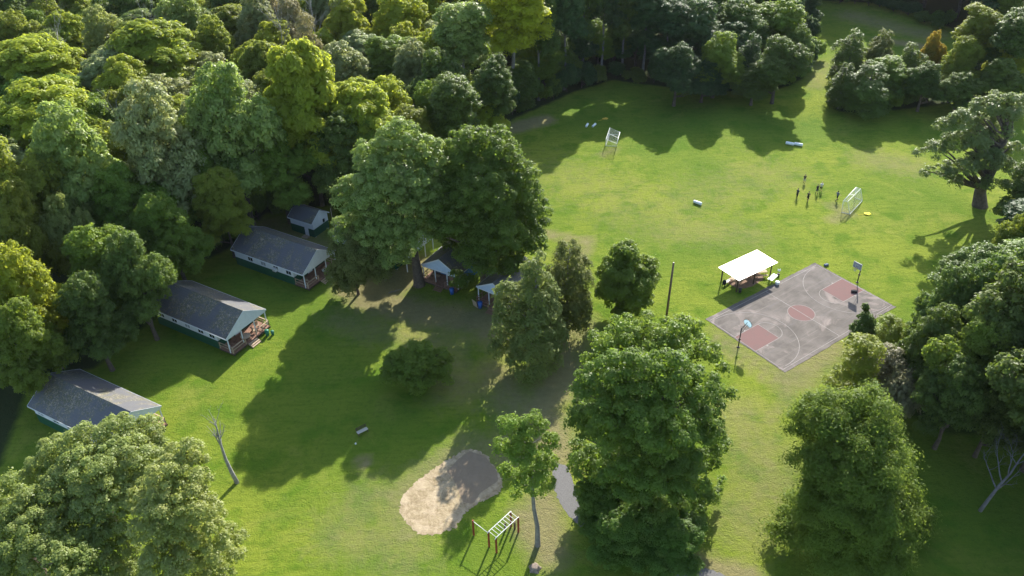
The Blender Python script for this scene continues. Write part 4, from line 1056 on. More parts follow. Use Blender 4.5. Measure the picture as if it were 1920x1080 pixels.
long_cabin(o2, 'middle long cabin, green below white, half of its grey roof mossy', [(1.5, .95, 'glass'), (4.0, .95, 'glass'), (6.5, .95, 'blind'), (9.0, .95, 'glass'), (11.1, .95, 'glass')], None, 1)
long_cabin(o3, 'upper long cabin with a window air conditioner and patchy grey roof', [(3.5, .95, 'glass'), (6.1, .95, 'blind'), (8.6, .9, 'glass'), (11.1, .95, 'glass')], None, 2)
long_cabin(o1, 'lowest long cabin at the left, roof partly under the pale tree', [(1.4, .95, 'blind'), (4.2, .95, 'glass'), (6.7, .95, 'glass'), (9.4, .95, 'glass')], None, 3, R(-29.2))
long_cabin(oD, 'cabin mostly hidden behind the big silvery maple', [(1.6, .95, 'glass'), (4.4, .95, 'glass'), (8.0, .95, 'glass'), (11.0, .95, 'glass')], None, 4, front=False)
# window air conditioner on the upper cabin
def aircon(o, x):
    wx, wy = loc2w(o, x, .36); e_ = empty('air_conditioner', (wx, wy, 1.75), CABANG, 'white box air conditioner under the window of the upper long cabin', 'air conditioner')
    B((-.33, -.48, 0, .33, -.02, .42)).build('casing', M['clothwhite'], e_, bevel=.02)
    m_ = MB()
    for k in range(9): m_.box(-.28, -.495, .05+k*.037, .28, -.482, .068+k*.037)
    m_.build('grille', M['clothpale'], e_)
    B((-.25, -.4, -.2, -.2, -.03, -.005), (.2, -.4, -.2, .25, -.03, -.005)).build('bracket', M['steel'], e_)
aircon(o3, 8.6)
# small shed
os_ = at(539, 407.5, 2.7)
def shed():
    ang = R(-30); L_, W = 5.0, 4.3
    e_, rf = gable_house('shed', (os_[0], os_[1], 0), ang, L_, W, L_-.12, 2.7, 4.15, 'small white and green shed with mossy grey roof behind the cabins', wallz=1.5, porch=False, back=.12, pier=.1)
    dd = B((3.0, .30, .1, 3.75, .348, 2.1)).build('door', M['white'], e_); m_ = MB(); m_.ball((3.08, .28, 1.1), .035, 8); m_.build('door_handle', M['steel'], dd)
    window(e_, L_-.118, 2.9, 1.95, .32, .5, '+x', 'dark', 'darkgreen', False)
    B((2.85, -.55, 0, 3.9, .25, .16)).build('door_step', M['newwood'], e_)
    e_['label'] = 'small white and green shed with mossy grey roof behind the cabins'; e_['category'] = 'shed'
shed()
# ladder / poles leaning on the shed
def leaning_pole():
    x, y = loc2w(os_, 5.35, 4.4, R(-30)); m_ = MB(); m_.tube([(x+.3, y-.9, 0), (x, y, 3.6)], [.06, .05], 7)
    o = m_.build('leaning_pole', M['newwood'], None, True); tag(o, 'pale wooden pole leaning against the far corner of the shed', 'pole')
leaning_pole()

# ---- blue cabins (gable faces the lawn)
def blue_cabin(lw, rw, ridge, label, L_=11, tarp=False):
    """lw, rw: world xy of left and right eave corners of the front gable"""
    a = math.atan2(rw[1]-lw[1], rw[0]-lw[0]); W = math.dist(lw, rw)
    # local x toward the lawn (front) = direction rotated -90 deg from left->right
    ang = a-math.pi/2
    # house local y runs from its near side; origin at back-left when looking out from the front
    fx, fy = math.cos(ang), math.sin(ang); ly = (-fy, fx)
    # front corners are (L,0) and (L,W): local +y = a direction
    ox, oy = lw[0]-fx*L_, lw[1]-fy*L_
    e_, rf = gable_house('blue_cabin', (ox, oy, 0), ang, L_, W, L_-2.3, 2.8, ridge, label, wallz=1.4, low='blue', up='blue', gablemat='skywhite')
    xf = L_-2.3
    deck(e_, xf+.03, .2, L_+.45, W-.2, .45)
    window(e_, xf+.002, W*.68, 1.75, 1.0, 1.1, '+x', 'glass', 'white')
    window(e_, xf+.002, W*.22, 1.75, .9, .9, '+x', 'glass', 'newwood')
    dd = B((xf+.004, W*.43, .46, xf+.05, W*.43+.85, 2.4)).build('door', M['white'], e_)
    m_ = MB(); m_.ball((xf+.09, W*.43+.1, 1.4), .035, 8); m_.build('door_handle', M['steel'], dd)
    railing(e_, [(xf+.2, .28), (L_+.38, .28), (L_+.38, W*.4)], .45, mat='deck'); railing(e_, [(L_+.38, W*.66), (L_+.38, W-.28), (xf+.2, W-.28)], .45, mat='deck')
    stairs(e_, L_+.47, W*.43, W*.63, .45, mat='deck')
    return e_, ang, (ox, oy), W
bA = blue_cabin((-13.23, 101.02), (-7.63, 97.71), 4.7, 'left blue cabin with white gable, porch beside the thick tree trunk', 9)
bB = blue_cabin((-5.01, 95.23), (-.30, 91.90), 4.4, 'right blue cabin with white gable, half behind the stout cedar', 8)

# ---- porch furniture
def chair(x, y, z, rz, mat, label, group=None):
    e_ = empty('porch_chair', (x, y, z), rz, label, 'chair', group)
    B((-.24, -.24, .40, .24, .24, .44)).build('seat', M[mat], e_)
    m_ = MB(); m_.obox((0, .27, .70), (1, 0, 0), (0, -.2, 1), (0, 1, .2), .24, .27, .018); m_.build('backrest', M[mat], e_)
    for sx in (-1, 1):
        for sy in (-1, 1): B((sx*.21-.02, sy*.21-.02, 0, sx*.21+.02, sy*.21+.02, .398)).build('leg', M[mat], e_)
        B((sx*.25-.025, -.24, .60, sx*.25+.025, .24, .63)).build('armrest', M[mat], e_)
    return e_
def round_table(x, y, z, r, mat, label, h=.74, n=8):
    e_ = empty('porch_table', (x, y, z), .3, label, 'table')
    m_ = MB(); m_.lathe((0, 0, 0), [(r, h-.04), (r, h)], n); m_.build('tabletop', M[mat], e_)
    for k in range(4):
        a = k*math.pi/2+.4; m_ = MB(); m_.tube([(math.cos(a)*r*.55, math.sin(a)*r*.55, 0), (math.cos(a)*r*.35, math.sin(a)*r*.35, h-.04)], .03, 6); m_.build('leg', M['darkwood'], e_)
    return e_
def bin_(x, y, z, mat, label, s=1.0):
    e_ = empty('trash_bin', (x, y, z), .2, label, 'bin'); m_ = MB(); m_.lathe((0, 0, 0), [(.24*s, 0), (.30*s, .82*s)], 14); m_.build('body', M[mat], e_, True)
    m_ = MB(); m_.lathe((0, 0, .82*s), [(.32*s, .003), (.32*s, .05*s), (.1*s, .12*s), (.01, .13*s)], 14); m_.build('lid', M[mat], e_, True); return e_
W2 = lambda x, y: loc2w(o2, x, y); W3 = lambda x, y: loc2w(o3, x, y)
x, y = W2(14.25, 3.35); round_table(x-.25, y, .486, .72, 'newwood', 'pale octagonal table on the deck of the middle cabin')
for (lx, ly, a, lab) in [(13.4, 5.9, .4, 'pale chair at the far end of the middle cabin deck'), (13.9, 5.0, 2.2, 'pale chair by the railing of the middle cabin deck'), (13.0, 2.2, 1.2, 'brown chair behind the octagonal table')]:
    x, y = W2(lx, ly); chair(x, y, .486, a, 'newwood' if 'pale' in lab else 'deck', lab)
x, y = W2(15.35, 5.75); bin_(x, y, 0, 'greenbin', 'green bin on the lawn at the end of the middle cabin deck')
x, y = W2(15.9, 6.2); bin_(x, y, 0, 'greenbin', 'smaller green bin farther from the middle cabin deck', .75)
x, y = W2(13.2, .95)
def bucket(x, y, z, mat, label):
    m_ = MB(); m_.lathe((0, 0, 0), [(.12, 0), (.15, .3), (.13, .3), (.11, .03)], 12); o = m_.build('bucket', M[mat], None, True); o.location = (x, y, z); tag(o, label, 'bucket')
bucket(x, y, .49, 'clothwhite', 'white bucket on the near end of the middle cabin deck')
def bench(x, y, z, rz, label, l=1.6, mat='newwood', back=True, w=.42, name='bench', mleg='darkwood'):
    e_ = empty(name, (x, y, z), rz, label, 'bench')
    m_ = MB()
    for k in range(3): m_.box(-l/2, -w/2+k*w/3, .42, l/2, -w/2+(k+1)*w/3-.02, .46)
    m_.build('seat', M[mat], e_)
    if back:
        m_ = MB()
        for k in range(3): m_.obox((0, w/2+.06+.03*k, .56+k*.13), (1, 0, 0), (0, -.25, 1), (0, 1, .25), l/2, .05, .013)
        m_.build('backrest', M[mleg], e_)
    for s in (-1, 1):
        m_ = B((s*(l/2-.1)-.04, -w/2, 0, s*(l/2-.1)+.04, -w/2+.08, .418), (s*(l/2-.1)-.04, w/2-.08, 0, s*(l/2-.1)+.04, w/2, .418), (s*(l/2-.1)-.03, -w/2+.08, .30, s*(l/2-.1)+.03, w/2-.08, .40))
        if back: m_.obox((s*(l/2-.1), w/2+.09, .62), (1, 0, 0), (0, -.25, 1), (0, 1, .25), .03, .26, .02)
        m_.build('leg', M[mleg], e_)
    return e_
x, y = W3(13.6, 5.2); bench(x, y, .486, CABANG+1.7, 'pale bench on the deck of the upper cabin', 1.5)
x, y = W3(13.3, 1.4); chair(x, y, .486, 2.0, 'newwood', 'chair at the near end of the upper cabin deck')
x, y = W3(14.1, 4.6); round_table(x, y, .486, .4, 'clothwhite', 'small white table on the upper cabin deck', .5, 12)
x, y = W3(15.6, 4.9); bench(x, y, 0, CABANG+1.5, 'low white bench on the grass in front of the upper cabin', 1.4, 'clothwhite', False)
def bl(bc, xx, yy): return loc2w(bc[2], xx, yy, bc[1])
x, y = bl(bB, 8.75, 1.1)
bin_(x, y, 0, 'bluebin', 'blue barrel beside the steps of the right blue cabin', 1.15)
x, y = bl(bB, 8.9, .4)
B((-.5, -.03, 0, .5, .03, 1.2)).build('x', M['newwood'])
o = bpy.data.objects['x']; o.name = 'plywood_sheet'; o.location = (x, y, 0); o.rotation_euler = (.2, 0, bB[1]+1.3); tag(o, 'tan board propped against the right blue cabin deck', 'board')
x, y = bl(bA, 7.9, 1.7); bench(x, y, .456, bA[1]+math.pi/2, 'dark bench on the left blue cabin porch', 1.4, 'newwood', True)
x, y = bl(bA, 9.75, bA[3]-.8); bin_(x, y, 0, 'bluebin', 'blue barrel at the right corner of the left blue cabin', 1.1)
x, y = bl(bA, 7.6, 4.3); chair(x, y, .456, bA[1]-1.2, 'deck', 'brown chair on the left blue cabin porch')

# ------------------------------------------------------------------ pavilion
def pavilion():
    c = [at(*q, 2.55) for q in ((1344, 502.5), (1388.2, 524.2), (1460.9, 489.7), (1416.3, 470))]
    ax = Vector((c[2][0]-c[1][0]+c[3][0]-c[0][0], c[2][1]-c[1][1]+c[3][1]-c[0][1])).normalized()
    ctr = Vector((sum(q[0] for q in c)/4, sum(q[1] for q in c)/4)); l = (math.dist(c[1], c[2])+math.dist(c[0], c[3]))/2; w_ = (math.dist(c[0], c[1])+math.dist(c[3], c[2]))/2
    e_ = empty('picnic_shelter', (ctr.x, ctr.y, 0), math.atan2(ax.y, ax.x), 'open picnic shelter with flat white metal roof beside the basketball court', 'shelter')
    r = MB(); n = 60
    for i in range(n):      # ribbed sheet
        x0 = -l/2+l*i/n; x1 = -l/2+l*(i+1)/n
        r.box(x0, -w_/2, 2.50, x1, w_/2, 2.525+(.018 if i % 3 == 0 else 0)+i*.0000)
    r2 = MB(); r2.box(-l/2, -w_/2, 2.505, l/2, w_/2, 2.53)
    for i in range(24): r2.box(-l/2+l*(i+.5)/24-.02, -w_/2+.002, 2.532, -l/2+l*(i+.5)/24+.02, w_/2-.002, 2.55)
    rm = simple('white_roof_metal', (.74, .77, .80), .35, .12, .8, spec=.6)
    rf = r2.build('roof', rm, e_); rf.rotation_euler = (R(.8), 0, 0)
    B((-l/2+.15, -w_/2+.45, 2.30, l/2-.15, -w_/2+.55, 2.46), (-l/2+.15, w_/2-.55, 2.30, l/2-.15, w_/2-.45, 2.46)).build('beam', M['darkwood'], e_)
    m_ = MB()
    for xx in np.linspace(-l/2+.3, l/2-.3, 7): m_.box(xx-.03, -w_/2+.1, 2.462, xx+.03, w_/2-.1, 2.492)
    m_.build('rafters', M['darkwood'], e_)
    for s in (-1, 1):
        for xx in (-l/2+.5, 0, l/2-.5): B((xx-.07, s*(w_/2-.5)-.07, -.1, xx+.07, s*(w_/2-.5)+.07, 2.298)).build('post', M['darkwood'], e_)
    return ctr, ax, l, w_
pc, pa, pl, pw_ = pavilion()
pd = sheet('shelter_floor', ragged([(pc.x+pa.x*a-pa.y*b_, pc.y+pa.y*a+pa.x*b_) for a, b_ in ((-2.3, -1.4), (2.2, -1.5), (2.4, 1.3), (-2.2, 1.4))], .1, .3, 9), .014, simple('bare_dirt', (.24, .15, .10), .95, .35, 2))
def picnic_table(x, y, rz, label, mat='newwood'):
    e_ = empty('picnic_table', (x, y, 0), rz, label, 'table', 'picnic tables at the shelter')
    m_ = MB()
    for k in range(5): m_.box(-.9, -.37+k*.15, .72, .9, -.37+k*.15+.135, .76)
    m_.build('tabletop', M[mat], e_)
    for s in (-1, 1):
        m_ = MB()
        for k in range(2): m_.box(-.9, s*.70-.14+k*.145, .43, .9, s*.70-.14+k*.145+.13, .465)
        m_.build('seat', M[mat], e_)
    for s in (-1, 1):
        m_ = MB(); xx = s*.65
        m_.obox((xx, -.35, .36), (1, 0, 0), (0, .5, 1), (0, 1, -.5), .02, .40, .045); m_.obox((xx, .35, .36), (1, 0, 0), (0, -.5, 1), (0, 1, .5), .02, .40, .045)
        m_.box(xx+.022, -.8, .36, xx+.06, .8, .427); m_.build('leg', M[mat], e_)
    return e_
def pv(a, b_): return pc.x+pa.x*a-pa.y*b_, pc.y+pa.y*a+pa.x*b_
pang = math.atan2(pa.y, pa.x)
x, y = pv(-1.6, .3); picnic_table(x, y, pang+.1, 'picnic table under the left half of the shelter')
x, y = pv(1.2, -.1); picnic_table(x, y, pang+1.4, 'dark picnic table under the middle of the shelter', 'deck')
x, y = at(1425, 516); picnic_table(x, y, pang-.5, 'pale picnic table behind the right side of the shelter', 'newwood')
x, y = at(1361, 533); bench(x, y, 0, pang+.15, 'white topped bench under the left side of the shelter', 1.5, 'clothwhite', False)
def black_bag():
    x, y = at(1354, 546); m_ = MB(); m_.lathe((0, 0, 1.25), [(.12, -.05), (.26, .0), (.30, .3), (.24, .6), (.08, .72), (.04, .8)], 12); o = m_.build('trash_bag', M['clothblack'], None, True)
    o.location = (x+.12, y, 0); tag(o, 'black bag hanging on the left post of the shelter', 'bag')
black_bag()
x, y = at(1387, 548); bin_(x, y, 0, 'steel', 'small black bin at the front of the shelter', .8)
x, y = at(1449, 528)
def folding_table(x, y, rz):
    e_ = empty('folding_table', (x, y, 0), rz, 'white folding table at the court corner beside the shelter', 'table')
    B((-.9, -.38, .70, .9, .38, .745)).build('tabletop', M['foam'], e_, bevel=.01)
    for s in (-1, 1): m_ = MB(); m_.tube([(s*.7, -.3, 0), (s*.7, -.3, .7)], .02, 6); m_.tube([(s*.7, .3, 0), (s*.7, .3, .7)], .02, 6); m_.tube([(s*.7, -.3, .3), (s*.7, .3, .3)], .015, 6); m_.build('leg', M['steel'], e_)
folding_table(x-.1, y+.1, pang+.25)
x, y = at(1452, 532); m_ = MB(); m_.lathe((0, 0, 0), [(.26, 0), (.31, .12), (.33, .42), (.30, .46), (.05, .50)], 14); o = m_.build('cooler', M['foam'], None, True); o.location = (x+.35, y-.15, 0); tag(o, 'round white cooler next to the folding table', 'cooler')
def tall_plant():
    x, y = at(1459, 517); e_ = empty('potted_flower', (x, y, 0), 0, 'dark pot with a white flower head behind the folding table', 'plant')
    m_ = MB(); m_.lathe((0, 0, 0), [(.16, 0), (.22, .35)], 12); m_.build('pot', M['steel'], e_, True)
    m_ = MB(); m_.tube([(0, 0, .3), (.02, 0, .9)], .03, 6); m_.build('stem', M['darkgreen'], e_)
    m_ = MB(); rs = random.Random(2)
    for k in range(14): m_.ball((rs.uniform(-.2, .2), rs.uniform(-.15, .15), rs.uniform(.85, 1.15)), .08, 6)
    m_.build('flower_head', M['foam'], e_)
tall_plant()
x, y = at(1549, 498); o = B((-.35, -.22, 0, .35, .22, .28)).build('duffel_bag', M['clothgrey'], None, bevel=.08); o.location = (x, y, 0); o.rotation_euler = (0, 0, .4)
m_ = MB(); m_.tube([(-.2, -.05, .27), (-.15, -.05, .42), (.15, -.05, .42), (.2, -.05, .27)], .02, 6); m_.build('handle', M['clothwhite'], o); tag(o, 'dark duffel bag on the grass at the far corner of the court', 'bag')

# ------------------------------------------------------------------ basketball hoops
def hoop(base, side, fan, label):
    """base xy; side = +1 when the court is toward +u"""
    e_ = empty('basketball_hoop', (base[0], base[1], 0), CA if side > 0 else CA+math.pi, label, 'basketball hoop')
    m_ = MB(); m_.tube([(0, 0, -.2), (0, 0, 3.2)], .075, 10); m_.lathe((0, 0, 0), [(.22, 0), (.22, .04)], 10); m_.build('pole', M['steel'], e_, True)
    B((-.11, -.11, 1.25, .11, .11, 1.5)).build('height_adjuster', M['steel'], e_)
    m_ = MB(); m_.tube([(0, .12, 2.5), (1.0, .12, 3.35)], .03, 6); m_.tube([(0, -.12, 2.5), (1.0, -.12, 3.35)], .03, 6); m_.tube([(0, .0, 3.18), (1.05, .0, 3.65)], .035, 6); m_.build('arm', M['steel'], e_)
    xb = 1.12
    if fan:
        pts = [(-.45, 3.0), (.45, 3.0), (.62, 3.25)]+[(.68*math.cos(a), 3.4+.55*math.sin(a)) for a in np.linspace(0, math.pi, 13)]+[(-.62, 3.25)]
    else: pts = [(-.66, 2.92), (.66, 2.92), (.66, 3.86), (-.66, 3.86)]
    bd = MB(); n = len(pts); bd.add([(xb, a, z) for a, z in pts]+[(xb+.04, a, z) for a, z in pts], [tuple(range(n-1, -1, -1)), tuple(range(n, 2*n))]+[(i, (i+1) % n, n+(i+1) % n, n+i) for i in range(n)])
    bb = bd.build('backboard', M['acrylic' if fan else 'greyboard'], e_)
    fr = MB()
    for i in range(n):
        a, b_ = pts[i], pts[(i+1) % n]; fr.tube([(xb+.02, a[0], a[1]), (xb+.02, b_[0], b_[1])], .028, 6)
    fr.build('board_frame', M['steel' if fan else 'whitemetal'], bb)
    sq = MB(); sq.box(xb+.041, -.30, 3.05, xb+.046, .30, 3.09); sq.box(xb+.041, -.30, 3.46, xb+.046, .30, 3.50); sq.box(xb+.041, -.30, 3.09, xb+.046, -.26, 3.46); sq.box(xb+.041, .26, 3.09, xb+.046, .30, 3.46); sq.build('target_square', M['whitemetal'], bb)
    m_ = MB(); q = [(xb+.38+.23*math.cos(t), .23*math.sin(t), 3.05) for t in np.linspace(0, 2*math.pi, 21)]; m_.tube(q, .015, 5, cap=False); m_.box(xb+.045, -.06, 3.0, xb+.16, .06, 3.07); rm = m_.build('rim', M['rim'], e_)
    m_ = MB()
    for k in range(12):
        t = 2*math.pi*k/12; t2 = t+.3
        m_.tube([(xb+.38+.22*math.cos(t), .22*math.sin(t), 3.04), (xb+.38+.13*math.cos(t2), .13*math.sin(t2), 2.65)], .008, 4); t2 = t-.3
        m_.tube([(xb+.38+.22*math.cos(t), .22*math.sin(t), 3.04), (xb+.38+.13*math.cos(t2), .13*math.sin(t2), 2.65)], .008, 4)
    m_.build('net', M['net'], rm)
hoop(at(1384, 651), 1, True, 'basketball hoop with rounded pale blue backboard on the near side of the court')
hoop(at(1607.3, 529.5), -1, False, 'basketball hoop with rectangular clear backboard at the far end of the court')
x, y = at(1601, 548); o = B((-.4, -.2, .03, .4, .2, .32)).build('gym_bag', M['clothblack'], None, bevel=.07); o.location = (x, y, 0); o.rotation_euler = (0, 0, -.2)
m_ = MB(); m_.tube([(-.2, 0, .31), (-.12, 0, .46), (.12, 0, .46), (.2, 0, .31)], .02, 6); m_.build('handle', M['clothblack'], o); tag(o, 'black gym bag lying in the far red key of the court', 'bag')

# ------------------------------------------------------------------ soccer goals
def goal(name, bl4, tl4, ht, label, ground_open, net=True):
    """bl4: base corners world xy, tl4: top corners (front-left, back-left, back-right, front-right order)"""
    ctr = Vector((sum(p[0] for p in bl4)/4, sum(p[1] for p in bl4)/4, 0)); e_ = empty(name, ctr, 0, label, 'soccer goal')
    b4 = [Vector((p[0], p[1], .05))-ctr for p in bl4]; t4 = [Vector((p[0], p[1], ht))-ctr for p in tl4]; rr = .05
    m_ = MB(); m_.tube([t4[3], t4[0]], rr, 8); m_.ball(t4[0], rr*1.05); m_.ball(t4[3], rr*1.05); m_.build('crossbar', M['goalmetal'], e_, True)
    for k in (0, 3): m_ = MB(); m_.tube([b4[k], t4[k]], rr, 8); m_.build('post', M['goalmetal'], e_, True)
    m_ = MB(); m_.tube([t4[0], t4[1], t4[2], t4[3]], rr*.85, 8); md = (t4[0]+t4[3])/2; m2 = (t4[1]+t4[2])/2; m_.tube([md, m2], rr*.7, 6); m_.build('top_frame', M['goalmetal'], e_)
    for k in (1, 2): m_ = MB(); m_.tube([b4[k], t4[k]], rr*.85, 8); m_.build('rear_post', M['goalmetal'], e_)
    m_ = MB(); q = [b4[0], b4[1], b4[2], b4[3]]; m_.tube(q, rr*.85, 8)
    m_.build('ground_bar', M['goalmetal'], e_)
    if net:
        nm = MB()
        def quad(a, b_, c_, d, n1, n2):
            for i in range(n1+1): u = i/n1; nm.tube([a.lerp(b_, u), d.lerp(c_, u)], .005, 3, cap=False)
            for j in range(n2+1): u = j/n2; nm.tube([a.lerp(d, u), b_.lerp(c_, u)], .005, 3, cap=False)
        quad(t4[0], t4[1], t4[2], t4[3], 8, 30); quad(t4[1], b4[1], b4[2], t4[2], 14, 30); quad(t4[0], b4[0], b4[1], t4[1], 14, 10); quad(t4[3], b4[3], b4[2], t4[2], 14, 10)
        nm.build('net', M['net'], e_)
g1 = lambda x, y, h=0.0: at(1480+x/9, 310+y/9, h)
goal('soccer_goal', [g1(880, 797), g1(1020, 828), g1(1232, 600), g1(1103, 552)], [g1(912, 600, 2.05), g1(985, 613, 2.05), g1(1205, 395, 2.05), g1(1125, 372, 2.05)], 2.05,
     'white metal soccer goal near the players, on the right of the field', True)
g2 = lambda x, y, h=0.0: at(1080+x/10.8, 190+y/10.8, h)
goal('soccer_goal', [g2(825, 912), g2(600, 905), g2(682, 675), g2(880, 688)], [g2(825, 860, 1.9), g2(607, 765, 1.9), g2(685, 535, 1.9), g2(890, 625, 1.9)], 1.9,
     'white soccer goal at the far left end of the field by the forest shade', True)
def roll(px1, py1, px2, py2, r, label, mat='foam'):
    a, b_ = Vector((*at(px1, py1), r)), Vector((*at(px2, py2), r)); c_ = (a+b_)/2; d = (b_-a).normalized(); l = (b_-a).length/2
    m_ = MB(); m_.tube([-d*l, -d*(l-.05), d*(l-.05), d*l], [r*.85, r, r, r*.85], 14); o = m_.build('foam_roll', M[mat], None, True); o.location = c_; tag(o, label, 'foam roll', 'white foam rolls on the field')
    mm = MB()
    for s in (-.5, .5): mm.tube([d*(l*s-.03), d*(l*s+.03)], r+.008, 14)
    mm.build('strap', M['clothwhite'], o)
roll(1473, 270, 1488, 273, .28, 'left one of two white foam rolls lying end to end on the field')
roll(1489, 271.5, 1504.5, 274.5, .28, 'right one of two white foam rolls lying end to end on the field')
roll(1300.5, 380, 1315, 385, .27, 'single white foam roll lying in the middle of the field')
roll(1099, 239, 1102, 234, .22, 'left one of two white rolls in the shade behind the far goal')
roll(1111, 239, 1116.5, 234, .22, 'right one of two white rolls in the shade behind the far goal')
def flag(px, py, s, rz, mat, label):
    x, y = at(px, py); e_ = empty('yellow_flag', (x, y, 0), rz, label, 'flag'); rs = random.Random(int(px))
    m_ = MB(); m_.tube([(-1.3*s, -.05, .04), (.75*s, .05, .07)], .03, 6); m_.build('pole', M[mat], e_)
    m_ = MB(); n = 9; vs = []; fs = []
    for i in range(n):
        for j in range(n):
            u, v_ = i/(n-1), j/(n-1); wd = .75*(.75+.25*math.cos(v_*5+1)); vs.append(((-.15+u*.95)*s, (v_-.5)*1.0*s*wd+(.08*math.sin(u*9)), .09+.05*math.sin(u*7+v_*4)+.03*rs.random()))
    for i in range(n-1):
        for j in range(n-1): a = i*n+j; fs.append((a, a+n, a+n+1, a+1))
    m_.add(vs, fs); o = m_.build('cloth', M[mat], e_, True); md = o.modifiers.new('solid', 'SOLIDIFY'); md.thickness = .01
flag(1623, 402, 1.0, .05, 'yellow', 'bright yellow flag lying on the grass right of the near goal')
flag(1132, 224, 1.15, .5, 'orangecloth', 'amber yellow flag lying in the shade beyond the far goal')

# ------------------------------------------------------------------ utility pole, monkey bars, benches
def utility_pole():
    x, y = at(1249, 597); x2, z2 = at_y(1263, 493, y); e_ = empty('utility_pole', (x, y, 0), 0, 'bare wooden pole standing between the round tree and the court', 'pole')
    m_ = MB(); m_.tube([(0, 0, -.3), ((x2-x)*.5, 0, z2*.5), (x2-x, 0, z2)], [.17, .15, .13], 10); m_.build('shaft', M['pole'], e_, True)
    m_ = MB(); m_.tube([(x2-x-.002, 0, z2-.02), (x2-x, 0, z2+.06)], [.14, .10], 10); m_.build('cap', M['steel'], e_)
utility_pole()
def monkey_bars():
    z2 = lambda x, y, h=0.0: at(860+x/7.2, 930+y/7.2, h)
    p1, p2, p3, p4 = z2(205, 530), z2(412, 685), z2(512, 768), z2(807, 490)
    ux, uy = p4[0]-p3[0], p4[1]-p3[1]; p5 = (p2[0]+ux, p2[1]+uy)
    c_ = Vector(((p1[0]+p4[0])/2, (p1[1]+p4[1])/2, 0)); e_ = empty('monkey_bars', c_, 0, 'monkey bars with white ladder and brick red posts by the sand patch', 'monkey bars')
    ht = 2.3; V_ = lambda p, z: Vector((p[0], p[1], z))-c_
    ex = (p4[0]-ux*.12-.1, p4[1]-uy*.12+.75)
    for p, h_ in ((p1, 2.38), (p2, 2.3), (p3, 2.3), (p4, 2.3), (p5, 2.3), (ex, 1.0), (((p5[0]*.8+p2[0]*.2)-.15, (p5[1]*.8+p2[1]*.2)), 1.15)):
        m_ = MB(); a = V_(p, 0)
        m_.obox(a+Vector((0, 0, h_/2-.1)), (1, 1, 0), (-1, 1, 0), (0, 0, 1), .075, .075, h_/2+.1); m_.build('post', M['redpost' if h_ > 1.2 else 'darkwood'], e_)
    def rail(a, b_):
        A_, B_ = V_(a, ht+.06), V_(b_, ht+.06); d = (B_-A_).normalized()
        m_ = MB(); m_.tube([A_-d*.12+Vector((0, 0, -.12)), A_-d*.05, A_+d*.12+Vector((0, 0, .03)), B_-d*.12+Vector((0, 0, .03)), B_+d*.05, B_+d*.12+Vector((0, 0, -.12))], .045, 8); m_.build('side_rail', M['whitemetal'], e_, True)
    rail(p2, p5); rail(p3, p4)
    for k in range(9):
        u = .02+.96*k/8; a = V_((p2[0]+ux*u, p2[1]+uy*u), ht+.09); b_ = V_((p3[0]+ux*u, p3[1]+uy*u), ht+.09)
        m_ = MB(); m_.tube([a, b_], .024, 7); m_.build('rung', M['whitemetal'], e_, True)
    m_ = MB(); m_.tube([V_(p1, 2.25), V_(p2, 2.15)], .03, 7); m_.build('chin_up_bar', M['whitemetal'], e_, True)
monkey_bars()
x, y = at(680, 812); bench(x, y, 0, .62, 'small dark framed wooden bench alone on the shaded lawn', 1.35, 'clothpale', True, .5)
x, y = at(667, 833); m_ = MB(); m_.ball((0, 0, .11), .11, 14); o = m_.build('ball', M['foam'], None, True); o.location = (x, y, 0); tag(o, 'white ball on the lawn near the small bench', 'ball')
def stump():
    x, y = at(1003, 1066); m_ = MB(); rs = random.Random(8); n = 22
    prof = [(.62, 0), (.46, .12), (.40, .30), (.38, .42), (.30, .44)]
    m_.lathe((0, 0, 0), prof, n)
    m_.v = [(a*(1+.16*math.sin(5*math.atan2(b_, a)+1)+rs.uniform(-.03, .03)), b_*(1+.16*math.sin(5*math.atan2(b_, a)+1)), c_+rs.uniform(-.02, .02)) for a, b_, c_ in m_.v]
    o = m_.build('tree_stump', M['stump'], None, True); o.location = (x, y, 0); tag(o, 'grey gnarled stump at the foot of the slender leaning tree', 'stump')
stump()
def branch_on_lawn(px, py, l, rz, label, seed):
    x, y = at(px, py); rs = random.Random(seed); m_ = MB(); pts = [Vector((-l/2+l*i/5, rs.uniform(-.1, .1)*l*.3, .08+rs.uniform(0, .1))) for i in range(6)]
    m_.tube(pts, [.07, .065, .06, .05, .04, .02], 6)
    for k in range(4):
        i = 1+k; a = pts[i]; m_.tube([a, a+Vector((rs.uniform(.1, .5), rs.choice((-1, 1))*rs.uniform(.3, .7), .1))], [.03, .01], 5)
    o = m_.build('fallen_branch', M['barkgrey'], None, True); o.location = (x, y, 0); o.rotation_euler = (0, 0, rz); tag(o, label, 'branch')
branch_on_lawn(740, 547, 1.8, .5, 'pale fallen branch on the grass left of the thick maple trunk', 3)
branch_on_lawn(724, 523, 1.2, 1.6, 'small pale fallen branch in the shade under the left maple', 4)
